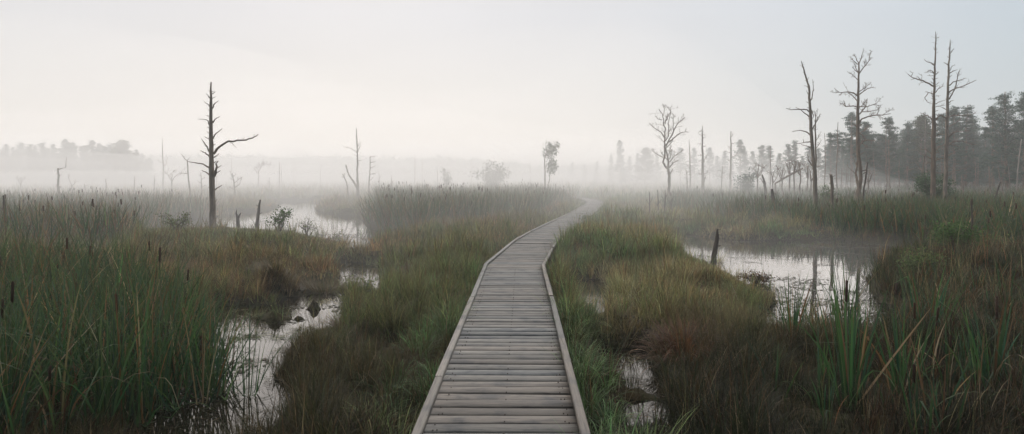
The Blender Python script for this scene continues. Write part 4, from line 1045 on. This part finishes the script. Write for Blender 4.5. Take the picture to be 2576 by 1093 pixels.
kinds = ['pine', 'pine', 'fullpine', 'spruce', 'round', 'fullpine']
names = ['pine_tree', 'pine_tree', 'pine_tree', 'spruce_tree', 'birch_tree', 'pine_tree']
protos = [tree_proto(names[i], kinds[i], 100 + i, (0, 0, 0), 'x', 'tree', G1) for i in range(6)]
used = set()
rnd.seed(5); rng = np.random.default_rng(5)
def put(k, px, tp, Y, label, group, wide=1.0):
    o = place(protos[k], k not in used, px, tp, Y, label, group, wide); used.add(k); return o
# trees one can tell apart on the right, px, top, distance, kind
put(5, 2576, 228, 64, 'dark tall pine cut by the right picture edge', G1, 1.1)
put(2, 2532, 231, 66, 'highest dark pine of the wood, just inside the right edge', G1, 1.15)
put(1, 2497, 268, 72, 'broad pine on the left flank of the highest dark pine', G1, 1.1)
put(3, 2428, 264, 78, 'pointed spruce top showing right of the dead pair', G1, 1.2)
put(1, 2400, 270, 76, 'pine crown showing directly behind the right tree of the dead pair', G1, 1.3)
put(4, 2315, 294, 88, 'round topped tree left of the dead pair', G1, 1.1)
put(5, 2282, 308, 86, 'low rounded pine between the arching dead tree and the dead pair', G1, 1.2)
put(1, 2236, 296, 80, 'pine with thin upright top right of the arching dead tree', G1, 1.1)
put(0, 2180, 306, 82, 'pine crown showing through the right limbs of the arching dead tree', G1, 1.2)
put(1, 2143, 284, 80, 'tall pale pine crown just left of the arching dead tree', G1, 1.15)
put(0, 2090, 334, 86, 'small pale pine crown right of the crooked dead tree', G1, 1.0)
put(2, 2452, 296, 88, 'pine shoulder between the pointed spruce and the highest pines', G1, 1.2)
put(1, 2370, 288, 84, 'pine crown between the two trunks of the dead pair', G1, 1.2)
LB = 'pine in the dim rear rows of the misty wood'
for i in range(40):
    px = 2120 + i * 13.2 + rnd.uniform(-8, 8); tp = 340 - (px - 2150) * .07 + rnd.uniform(-8, 26); put(rnd.choice((0, 1, 2, 5, 5, 2)), px, tp, rnd.uniform(90, 118), LB, G1, rnd.uniform(.95, 1.25))
for i in range(34):
    px = 2080 + i * 17 + rnd.uniform(-12, 12); put(rnd.choice((2, 5, 3)), px, 348 + rnd.uniform(-14, 40), rnd.uniform(94, 122), LB, G1, 1.7)
G2 = 'faint trees fading out left of the misty wood'
LF = 'faint grey tree fading into mist left of the wood'
for px, tp, Y, k in [(1562, 352, 120, 3), (1536, 388, 130, 3), (1583, 392, 130, 2), (1603, 385, 125, 5), (1652, 392, 130, 2), (1690, 378, 130, 1), (1712, 372, 120, 0), (1747, 372, 118, 5), (1785, 372, 115, 1), (1803, 392, 125, 2), (1822, 380, 118, 5), (1862, 352, 105, 1), (1872, 372, 115, 2), (1895, 380, 120, 5), (1915, 366, 110, 0), (1935, 368, 112, 1), (1960, 385, 120, 2), (1985, 362, 110, 5), (2000, 352, 108, 3), (2035, 368, 105, 0), (2060, 372, 112, 2), (1770, 402, 135, 5), (1840, 400, 130, 5), (1900, 400, 125, 2), (1955, 398, 125, 5), (2020, 392, 118, 5), (1640, 405, 135, 5), (1500, 405, 140, 3), (1470, 412, 145, 2), (1440, 408, 145, 1)]:
    put(k, px, tp, Y, LF, G2, rnd.uniform(.95, 1.3))
put(4, 1622, 374, 118, 'dark rounded oak shaped crown left of the upswept bare tree', None, 1.3)
G3 = 'trees of the far wood at the left behind the mist'
LL = 'misty tree of the far wood at the left'
for px, tp, k in [(-20, 366, 2), (16, 362, 5), (34, 370, 2), (52, 357, 2), (75, 362, 5), (108, 358, 2), (135, 362, 5), (159, 349, 3), (172, 358, 2), (185, 358, 5), (205, 366, 2), (231, 352, 2), (247, 360, 5), (262, 366, 2), (283, 374, 5), (341, 376, 5), (356, 388, 2), (374, 396, 3), (90, 366, 5), (218, 366, 5)]:
    put(k, px, tp, 118 + rnd.uniform(-6, 6), LL, G3, rnd.uniform(.9, 1.3))
put(4, 313, 356, 112, 'broad round crown at the right end of the far left wood', G3, 1.6)
put(4, 300, 366, 117, LL, G3, 1.3)
for i in range(30):
    put(rnd.choice((2, 5, 3)), -40 + i * 14.5 + rnd.uniform(-8, 8), 370 + rnd.uniform(-8, 10) + max(0, i - 22) * 5, 126 + rnd.uniform(-4, 4), LL, G3, 1.5)
# a far off treeline that reads as one mass
P = []; n = 60000
xs = rng.uniform(-150, 36, n); yy = rng.uniform(185, 215, n)
top = (7.0 + 1.4 * fbm(xs * .17, yy * .01, 90) + 2.2 * vn(xs * .8, yy * .2, 91) ** 1.5 - sstep(-42, 32, xs) * 3.2)
zz = rng.random(n) ** .7 * top
bag = Bag(); bag.add(*leafcards(np.stack([xs, yy, zz], 1), .75, .7, pick(PINE, n)))
o = bag.build('distant_wood', M_leaf); tag(o, 'dim far treeline across the lake behind the mist', 'far wood', None, 'stuff')

# small living trees and bushes
def bush(name, label, cat, px, pb, ptop, Y, wpx, nclump, leaf, pal, stems=5, per=26, asp=.6, sg=.12, lean=0, bare=.25, group=None, seed=1, mat=None):
    global rng
    rng = np.random.default_rng(seed); rnd.seed(seed)
    x = (px - CX) * Y / FPX; g = gz(x, Y); e = empty(name, (x, Y, g), label, cat, group)
    H = EYE + (HY - ptop) * Y / FPX - g; W_ = wpx * Y / FPX / 2
    mb = MB(); cl = []
    for s_ in range(stems):
        az = rnd.uniform(0, 2 * PI); rr = W_ * rnd.uniform(.2, 1); hh = H * rnd.uniform(.6, 1) * (1 - .35 * rr / W_)
        end = Vector((math.cos(az) * rr + lean * H, math.sin(az) * rr, hh))
        pts = [Vector((rnd.gauss(0, .02), rnd.gauss(0, .02), -.1)), end * .35 + Vector((rnd.gauss(0, .04), 0, .1 * H)), end * .7 + Vector((rnd.gauss(0, .05), rnd.gauss(0, .05), .05 * H)), end]
        r0 = .012 + H * .006
        mb.tube(pts, [r0, r0 * .75, r0 * .5, r0 * .2], 5, cap=False)
        for _ in range(5):
            t = rnd.uniform(bare, .95); i = int(t * 3); a = pts[i].lerp(pts[i + 1], t * 3 - i)
            az2 = rnd.uniform(0, 2 * PI); L_ = W_ * rnd.uniform(.25, .6)
            b_ = a + Vector((math.cos(az2) * L_, math.sin(az2) * L_, L_ * rnd.uniform(.1, .8)))
            mb.tube([a, a.lerp(b_, .5) + Vector((0, 0, -.02)), b_], [r0 * .4, r0 * .3, r0 * .12], 4, cap=False)
            for q in range(max(1, nclump // (stems * 5))): cl.append(a.lerp(b_, rnd.uniform(.3, 1.05)))
        cl.append(end)
    mb.build('stem', mat or M_darkbark, e)
    cen = np.array([tuple(c) for c in cl]); n = len(cen) * per
    Pp = np.repeat(cen, per, 0) + rng.normal(0, sg, (n, 3)); Pp[:, 2] = np.maximum(Pp[:, 2], .03)
    bag = Bag(); bag.add(*leafcards(Pp, leaf, asp, pick(pal, n, .22))); bag.build('foliage', M_leaf, e)
    return e
OLIVE = [(.10, .14, .05), (.13, .17, .065), (.085, .11, .045)]
BRIGHT = [(.06, .12, .035), (.085, .15, .045), (.05, .095, .03)]
bush('young_pine', 'broad misty pine bush above the central reed bed', 'tree', 1240, 452, 394, 78, 88, 60, .28, LEAFY, 9, 40, .5, .34, seed=21, bare=.1)
bush('young_pine', 'small lopsided pine standing alone left of the misty pine bush', 'tree', 1119, 458, 419, 74, 26, 14, .2, LEAFY, 4, 22, .5, .2, seed=22, bare=.5)
bush('shrub', 'olive leafy bush at the lake edge left of the lone dead pine', 'shrub', 444, 578, 517, 19, 84, 60, .05, OLIVE, 8, 14, .6, .07, seed=23)
bush('shrub', 'round leaved green bush on the lake bank right of the slanting stake', 'shrub', 702, 590, 520, 19.2, 84, 60, .055, BRIGHT, 8, 12, .8, .07, seed=24)
bush('shrub', 'sparse twiggy low bush at the lake bank, right of the round leaved bush', 'shrub', 772, 592, 540, 19, 60, 20, .045, OLIVE, 6, 6, .7, .07, seed=25)
bush('shrub', 'small dark leafed bush beside the little pool in the middle left', 'shrub', 908, 735, 684, 12.4, 62, 60, .05, OLIVE, 7, 16, .7, .06, seed=26, bare=.1)
bush('shrub', 'thin bush over the reedy shore where the lake narrows', 'shrub', 850, 606, 572, 20, 46, 20, .05, OLIVE, 5, 8, .7, .08, seed=27)
bush('shrub', 'rusty brown seed headed bush on the spit into the right pool', 'shrub', 1903, 775, 690, 11.6, 90, 60, .035, [(.12, .045, .02), (.09, .035, .018), (.06, .05, .025)], 14, 8, .6, .04, seed=28)
bush('alder', 'bright green alder sapling at the right before the reeds', 'shrub', 2405, 690, 548, 13.6, 130, 130, .06, BRIGHT, 9, 22, .7, .09, seed=29, bare=.1)
bush('alder', 'low leafy green bush spreading below the alder sapling', 'shrub', 2310, 720, 622, 11.8, 130, 100, .05, OLIVE, 9, 16, .7, .09, seed=30, bare=.1)
bush('young_pine', 'bushy young pine behind the right reeds left of the crooked dead tree', 'tree', 1878, 468, 415, 50, 46, 50, .2, PINE, 8, 26, .4, .2, seed=31, bare=.1)
bush('shrub', 'pale green bush beside the thick broken post in the right reeds', 'shrub', 2082, 500, 453, 34, 50, 50, .1, BRIGHT, 7, 18, .5, .14, seed=32, bare=.1)
bush('young_pine', 'dark green young pine behind the trunks of the dead pair', 'tree', 2343, 545, 405, 36, 74, 120, .16, [(.05, .10, .05), (.07, .13, .06)], 10, 30, .3, .15, seed=33, bare=.05)
bush('young_pine', 'lower dark young pine between the feet of the dead pair', 'tree', 2375, 545, 462, 35.5, 60, 70, .16, [(.05, .10, .05), (.07, .13, .06)], 8, 36, .3, .14, seed=34, bare=.05)
bush('shrub', 'low shrub growing over the far right kerb of the boardwalk', 'shrub', 1478, 570, 535, 25.5, 50, 60, .06, OLIVE, 8, 16, .5, .1, seed=35, bare=.1)
bush('shrub', 'small green plant among brown grass below the lone dead pine', 'shrub', 607, 690, 632, 13.8, 60, 50, .05, OLIVE, 7, 12, .6, .08, seed=36, bare=.1)
bush('shrub', 'leafy weed growing against the right reeds before the alder stem', 'shrub', 2500, 640, 588, 17, 60, 60, .06, OLIVE, 7, 12, .6, .1, seed=37, bare=.1)
# leaning pine with two foliage masses behind the reed bed
e = snag('leaning_pine', 'leaning thin pine with two foliage clumps above the reed bed end', 'tree', 52, [(1371, 462, 1.9), (1371, 430, 1.6), (1370, 400, 1.4), (1376, 378, .8)], [([(1370, 402), (1378, 382), (1392, 372)], 1.1), ([(1380, 462), (1382, 440), (1388, 415)], 1.3), ([(1371, 425), (1380, 412)], .8)], M_bark, stubs=4)
rng = np.random.default_rng(77)
cl = [(1386, 372), (1392, 378), (1398, 372), (1380, 382), (1374, 388), (1394, 385), (1400, 366), (1384, 392), (1388, 410), (1382, 418), (1390, 420), (1396, 416), (1386, 428), (1380, 432), (1394, 428), (1390, 404), (1377, 372), (1384, 364)]
cen = np.array([at(a + rng.normal(0, 1), b_, 52 + rng.normal(0, .5)) for a, b_ in cl for _ in range(2)]); per = 30; n = len(cen) * per
bag = Bag(); bag.add(*leafcards(np.repeat(cen, per, 0) + rng.normal(0, .19, (n, 3)), .17, .5, pick(LEAFY, n))); bag.build('foliage', M_leaf, e, off=tuple(e.location))

# ------------------------------------------------------------------ single cattail plants one can point at
def plant(label, px, pb, ptop, n, wid=.016, spread=.08, lean=.13, spikes=(), seed=0, group=None, bent=2, mix=.12, z0=-.05):
    global rng
    rng = np.random.default_rng(seed + 900)
    x, Y = gpt(px, pb, .05)
    g = gz(x, Y); e = empty('cattail_plant', (x, Y, g), label, 'cattail', group)
    H = EYE + (HY - ptop) * Y / FPX - g
    bag = Bag(); az = rng.uniform(0, 2 * PI, n); r_ = spread * rng.random(n)
    h = H * rng.uniform(.6, 1.02, n); h[0] = H * 1.03
    cv = np.abs(rng.normal(.10, .16, n)); cv[-bent:] = rng.uniform(1.0, 2.2, bent) if bent else cv[-1:]
    ln = np.abs(rng.normal(.02, lean, n)) + r_; ln[0] = .04
    fold = np.full(n, 9.0); 
    if bent and n > 6: fold[-bent - 1] = .6
    k = rng.random(n) < mix
    if bent and n > 6: k[-bent - 1] = False
    col = np.where(k[:, None], pick(DRY + BROWN, n), pick([(.035, .088, .03), (.05, .12, .036), (.032, .085, .042)], n, .12))
    z = np.full(n, g - .04)
    V, F, c = ribbons(x + np.cos(az) * r_, Y + np.sin(az) * r_, z, h, wid * rng.uniform(.7, 1.25, n), az, ln, cv, col, 7, col * .8 + .2 * np.array([.2, .15, .07]), fold=fold, face=rng.normal(0, .6, n))
    bag.add(V, F, c); bag.build('leaves', M_blade, e, off=tuple(e.location))
    for sx, st, sb in spikes:
        mb = MB(); q1 = Vector(at(sx, st, Y)); q0 = Vector(at(sx - 1, sb, Y)); r0 = .011
        a = Vector((x, Y, g - .05))
        mb.tube([a, a.lerp(q0, .5), q0, q1, q1 + (q1 - q0).normalized() * .09], [.006, .005, .004, .004, .002], 5)
        mb.build('stalk', M_reedstem, e, tuple(e.location))
        mb = MB(); d = (q1 - q0)
        mb.tube([q0, q0 + d * .05, q0 + d * .5, q0 + d * .95, q1], [.004, r0, r0 * 1.1, r0, .004], 9)
        mb.build('seed_head', M_spike, e, tuple(e.location))
    return e
M_spike = bark_mat('cattail_head', (.030, .014, .008), (.06, .03, .016), 40, 1)
M_reedstem = bark_mat('reed_stem', (.05, .07, .03), (.09, .09, .04), 20, .3)
plant('cattail clump rising from the right pool edge, left of the tallest one', 1993, 918, 664, 18, .016, seed=1, bent=1)
plant('tallest foreground cattail with a brown head, right of the pool', 2138, 1076, 632, 30, .019, .10, .12, spikes=[(2130, 705, 760)], seed=2, bent=3)
plant('broad leaved cattail right of the tallest one, without seed head', 2268, 1034, 735, 24, .019, .09, .16, seed=3, bent=2)
plant('cattail group with pale dry leaf tips at the far pool end', 2330, 905, 636, 30, .017, .16, .12, spikes=[(2255, 712, 742)], seed=4, bent=2)
plant('low fan of green leaves between two taller right cattails', 2412, 950, 800, 16, .016, .06, .25, seed=5, bent=0)
plant('rightmost foreground cattail with dark head and one leaf bent flat', 2495, 1044, 720, 22, .019, .08, .12, spikes=[(2508, 745, 805)], seed=6, bent=2)
plant('short cattail tuft left of the tallest foreground one', 2074, 992, 850, 10, .016, .06, .15, seed=7, bent=1)
plant('thin cattail stand in the water before the pool far shore', 2113, 790, 628, 16, .013, .14, .10, seed=8, bent=1)
plant('slim cattail standing in the left pool, clear of the bed', 625, 985, 706, 14, .013, .06, .09, seed=9, bent=1)
plant('front cattail fan at the right end of the left bed', 518, 985, 700, 15, .016, .07, .16, seed=10, bent=1)
plant('front cattail fan in the middle of the left bed, broad and upright', 417, 962, 660, 18, .018, .08, .13, spikes=[(403, 622, 660)], seed=11, bent=2)
plant('big blue green cattail fan left of the middle of the left bed', 259, 952, 640, 20, .018, .09, .18, seed=12, bent=1)
plant('lowest cattail fan of the left bed, reaching the picture bottom', 139, 1072, 640, 18, .02, .08, .15, seed=13, bent=3)
plant('cattail fan at the very left edge with pale bent leaves', 10, 1080, 700, 16, .02, .09, .22, seed=14, bent=4)
plant('small cattail by the waterline at the left bed corner', 572, 930, 760, 10, .014, .05, .14, seed=15, bent=1)
# distinct tussocks
def tussock(label, px, pb, hgt, rad, pal, nb, seed, cm=1.5):
    global rng
    rng = np.random.default_rng(seed)
    x, Y = gpt(px, pb, .15); g = gz(x, Y)
    e = empty('sedge_tussock', (x, Y, g), label, 'tussock')
    az = rng.uniform(0, 2 * PI, nb); r_ = rad * .4 * np.sqrt(rng.random(nb))
    xx = x + np.cos(az) * r_; yy = Y + np.sin(az) * r_; zz = ground(xx, yy) + .04 * (1 - r_ / rad)
    col = pick(pal, nb, .25); bag = Bag()
    bag.add(*ribbons(xx, yy, zz - .03, hgt * rng.uniform(.6, 1.15, nb), np.full(nb, .007 + Y * .0005), az, .1 + .9 * (r_ / (rad * .4)) * rng.uniform(.3, 1, nb), rng.uniform(.3, cm, nb), col, 5, col * 1.15))
    bag.build('leaves', M_blade, e, off=tuple(e.location))
tussock('collapsed red brown grass tussock right of the boardwalk', 1722, 898, .42, .9, [(.10, .048, .024), (.13, .065, .03), (.07, .038, .02)], 600, 301, 2.2)
tussock('big bristling sedge tussock by the little pool, left of the boardwalk', 820, 712, .62, .7, [(.10, .075, .04), (.12, .09, .05), (.07, .075, .035)], 900, 302)
tussock('rounded tussock at the head of the left pool', 700, 720, .5, .7, [(.10, .07, .038), (.08, .075, .035)], 700, 303)
tussock('tall tussock leaning over the pool edge between pool and boardwalk', 905, 850, .5, .6, [(.085, .062, .032), (.06, .065, .03), (.11, .06, .03)], 800, 304)

# ------------------------------------------------------------------ air, sky, sun, camera
bpy.context.view_layer.update()
HB = (-470, 470, -70, 470, -1.6, 19.5)
x0, x1, yb, y1_, zb, z1_ = HB
V = [(x0, yb, zb), (x1, yb, zb), (x1, y1_, zb), (x0, y1_, zb), (x0, yb, z1_), (x1, yb, z1_), (x1, y1_, z1_), (x0, y1_, z1_)]
F = [(0, 3, 2, 1), (4, 5, 6, 7), (0, 1, 5, 4), (1, 2, 6, 5), (2, 3, 7, 6), (3, 0, 4, 7)]
m, nt, out = newmat('haze')
pv = nt.nodes.new('ShaderNodeVolumePrincipled')
pv.inputs['Color'].default_value = (.985, .985, .985, 1); pv.inputs['Density'].default_value = HAZE_D; pv.inputs['Anisotropy'].default_value = .5
nt.links.new(pv.outputs[0], out.inputs['Volume'])
o = mesh_np('haze', np.array(V, float), np.array(F), m); tag(o, 'pale morning mist lying over the whole marsh', None, None, 'stuff')

# a low bank of denser mist over the lake: thin at its near edge, deepest far out
def bank(cx0, cx1, y0, y1, top, dens, label):
    nx, ny = 40, 50
    U, Vv = np.meshgrid(np.linspace(0, 1, nx), np.linspace(0, 1, ny))
    Yg = y0 + (y1 - y0) * Vv ** 2.2
    Xg = cx0(Yg) + (cx1(Yg) - cx0(Yg)) * U
    edge = np.clip(np.minimum(U, 1 - U) * 12, 0, 1)
    Z = .05 + top(Xg, Yg) * edge * np.clip((1 - Vv) * 8, 0, 1)
    T = np.stack([Xg, Yg, Z], -1).reshape(-1, 3); B = np.stack([Xg, Yg, np.full_like(Z, -1.2)], -1).reshape(-1, 3)
    idx = np.arange(nx * ny).reshape(ny, nx); n0 = nx * ny
    Ft = np.stack([idx[:-1, :-1], idx[:-1, 1:], idx[1:, 1:], idx[1:, :-1]], -1).reshape(-1, 4)
    Fb = Ft[:, ::-1] + n0
    ring = np.concatenate([idx[0, :-1], idx[:-1, -1], idx[-1, :0:-1], idx[:0:-1, 0]]); r2 = np.roll(ring, -1)
    Fs = np.stack([ring, ring + n0, r2 + n0, r2], -1)
    m, nt, out = newmat('mist')
    pv = nt.nodes.new('ShaderNodeVolumePrincipled')
    pv.inputs['Color'].default_value = (.985, .985, .985, 1); pv.inputs['Density'].default_value = dens; pv.inputs['Anisotropy'].default_value = .5
    nt.links.new(pv.outputs[0], out.inputs['Volume'])
    o = mesh_np('haze', np.concatenate([T, B]), np.concatenate([Ft, Fb, Fs]), m); tag(o, label, None, None, 'stuff')
lx = lambda Y: -60 - Y * .95
for dens, th, yn, yf, xr, lbl in [(.0064, 2.6, 9, 32, 1.3, 'lowest dense sheet of ground mist over lake and marsh'), (.0060, 5.0, 11, 50, 1.3, 'ground mist layer above the lowest sheet'),
                                  (.0050, 8.5, 13, 70, 1.3, 'middle mist layer filling the left and centre'), (.0040, 14.5, 9, 55, 1.3, 'upper thin mist layer over the left and centre')]:
    bank(lx, lambda Y, xr=xr: 6 + Y * xr, yn, 340 + th * 5, lambda X, Y, th=th, yn=yn, yf=yf: .25 + th * sstep(yn - 2, yf, Y) * (.6 + .8 * fbm(X * .035 + th, Y * .03, 95)) * (1 - .93 * sstep(.20, .74, X / Y + .06 * fbm(X * .05, Y * .05, 96))), dens, lbl)

SUN_AZ, SUN_EL = math.radians(-16), math.radians(27)   # azimuth from +Y toward +X
sun = bpy.data.lights.new('sun', 'SUN'); sun.energy = SUN_E; sun.angle = math.radians(140); sun.color = (1, .90, .815)
so = bpy.data.objects.new('sun', sun); C.objects.link(so)
sd = Vector((math.sin(SUN_AZ) * math.cos(SUN_EL), math.cos(SUN_AZ) * math.cos(SUN_EL), math.sin(SUN_EL)))
so.rotation_euler = sd.to_track_quat('Z', 'Y').to_euler(); so.location = (0, 0, 30)

w = bpy.data.worlds.new('World'); S.world = w; w.use_nodes = True
nt = w.node_tree; nt.nodes.clear(); L = nt.links.new
out = nt.nodes.new('ShaderNodeOutputWorld')
sky = N(nt, 'ShaderNodeTexSky', sky_type='NISHITA', sun_disc=False)
sky.sun_elevation = SUN_EL; sky.sun_rotation = SUN_AZ; sky.dust_density = 1; sky.air_density = 1; sky.altitude = 50
bg1 = N(nt, 'ShaderNodeBackground'); bg1.inputs['Strength'].default_value = .05
L(sky.outputs[0], bg1.inputs['Color'])
# thin high overcast over that sky: whitest toward the sun, bluer away from it
geo = N(nt, 'ShaderNodeNewGeometry')
dot = N(nt, 'ShaderNodeVectorMath', operation='DOT_PRODUCT'); 
sdn = Vector((math.sin(math.radians(-20)) * .94, math.cos(math.radians(-20)) * .94, .34))
tcw = N(nt, 'ShaderNodeTexCoord')
L(tcw.outputs['Generated'], dot.inputs[0]); dot.inputs[1].default_value = sdn
mr = N(nt, 'ShaderNodeMapRange'); mr.inputs['From Min'].default_value = -1; mr.inputs['From Max'].default_value = 1
L(dot.outputs['Value'], mr.inputs['Value'])
cr = ramp(nt, SKYRAMP)
L(mr.outputs[0], cr.inputs[0])
nz = N(nt, 'ShaderNodeTexNoise'); nz.inputs['Scale'].default_value = 1.6; nz.inputs['Detail'].default_value = 3
mpn = N(nt, 'ShaderNodeMapping'); mpn.inputs['Scale'].default_value = (1, 1, 3.5); L(tcw.outputs['Generated'], mpn.inputs[0]); L(mpn.outputs[0], nz.inputs['Vector'])
nr = N(nt, 'ShaderNodeMapRange'); nr.inputs['From Min'].default_value = .3; nr.inputs['From Max'].default_value = .7; nr.inputs['To Min'].default_value = .97; nr.inputs['To Max'].default_value = 1.03
L(nz.outputs['Fac'], nr.inputs['Value'])
bg2 = N(nt, 'ShaderNodeBackground'); 
sxyz = N(nt, 'ShaderNodeSeparateXYZ'); L(tcw.outputs['Generated'], sxyz.inputs[0])
mz = N(nt, 'ShaderNodeMapRange'); mz.inputs['From Min'].default_value = 0; mz.inputs['From Max'].default_value = .26; L(sxyz.outputs['Z'], mz.inputs['Value'])
cz = ramp(nt, [(0, (1.0, .93, .84)), (.6, (1.0, .975, .93)), (1.0, (1, 1, 1))]); L(mz.outputs[0], cz.inputs[0])
mw = N(nt, 'ShaderNodeMixRGB', blend_type='MULTIPLY'); mw.inputs[0].default_value = 1; L(cr.outputs[0], mw.inputs[1]); L(cz.outputs[0], mw.inputs[2]); L(mw.outputs[0], bg2.inputs['Color']) 
ml = N(nt, 'ShaderNodeMath', operation='MULTIPLY'); ml.inputs[1].default_value = SKY_E; L(nr.outputs[0], ml.inputs[0]); L(ml.outputs[0], bg2.inputs['Strength'])
ad = N(nt, 'ShaderNodeMixShader'); ad.inputs[0].default_value = .9; L(bg1.outputs[0], ad.inputs[1]); L(bg2.outputs[0], ad.inputs[2]); L(ad.outputs[0], out.inputs[0])

cam = bpy.data.cameras.new('camera'); co = bpy.data.objects.new('camera', cam); C.objects.link(co)
co.location = (0, 0, EYE); co.rotation_euler = (math.radians(90), 0, 0)
cam.sensor_width = 36; cam.lens = FPX / 2576 * 36; cam.shift_y = -(546.5 - HY) / 2576
cam.clip_start = .05; cam.clip_end = 3000
S.camera = co
S.view_settings.view_transform = 'Standard'; S.view_settings.look = 'None'; S.view_settings.gamma = 1; S.view_settings.exposure = EXPO
S.render.engine = 'CYCLES'
cy = S.cycles
cy.use_denoising = DENOISE; cy.max_bounces = 6; cy.diffuse_bounces = 2; cy.glossy_bounces = 2; cy.transmission_bounces = 2; cy.volume_bounces = VB; cy.transparent_max_bounces = 6
cy.caustics_reflective = False; cy.caustics_refractive = False
try: cy.denoiser = 'OPENIMAGEDENOISE'
except Exception: pass
S.render.use_persistent_data = False
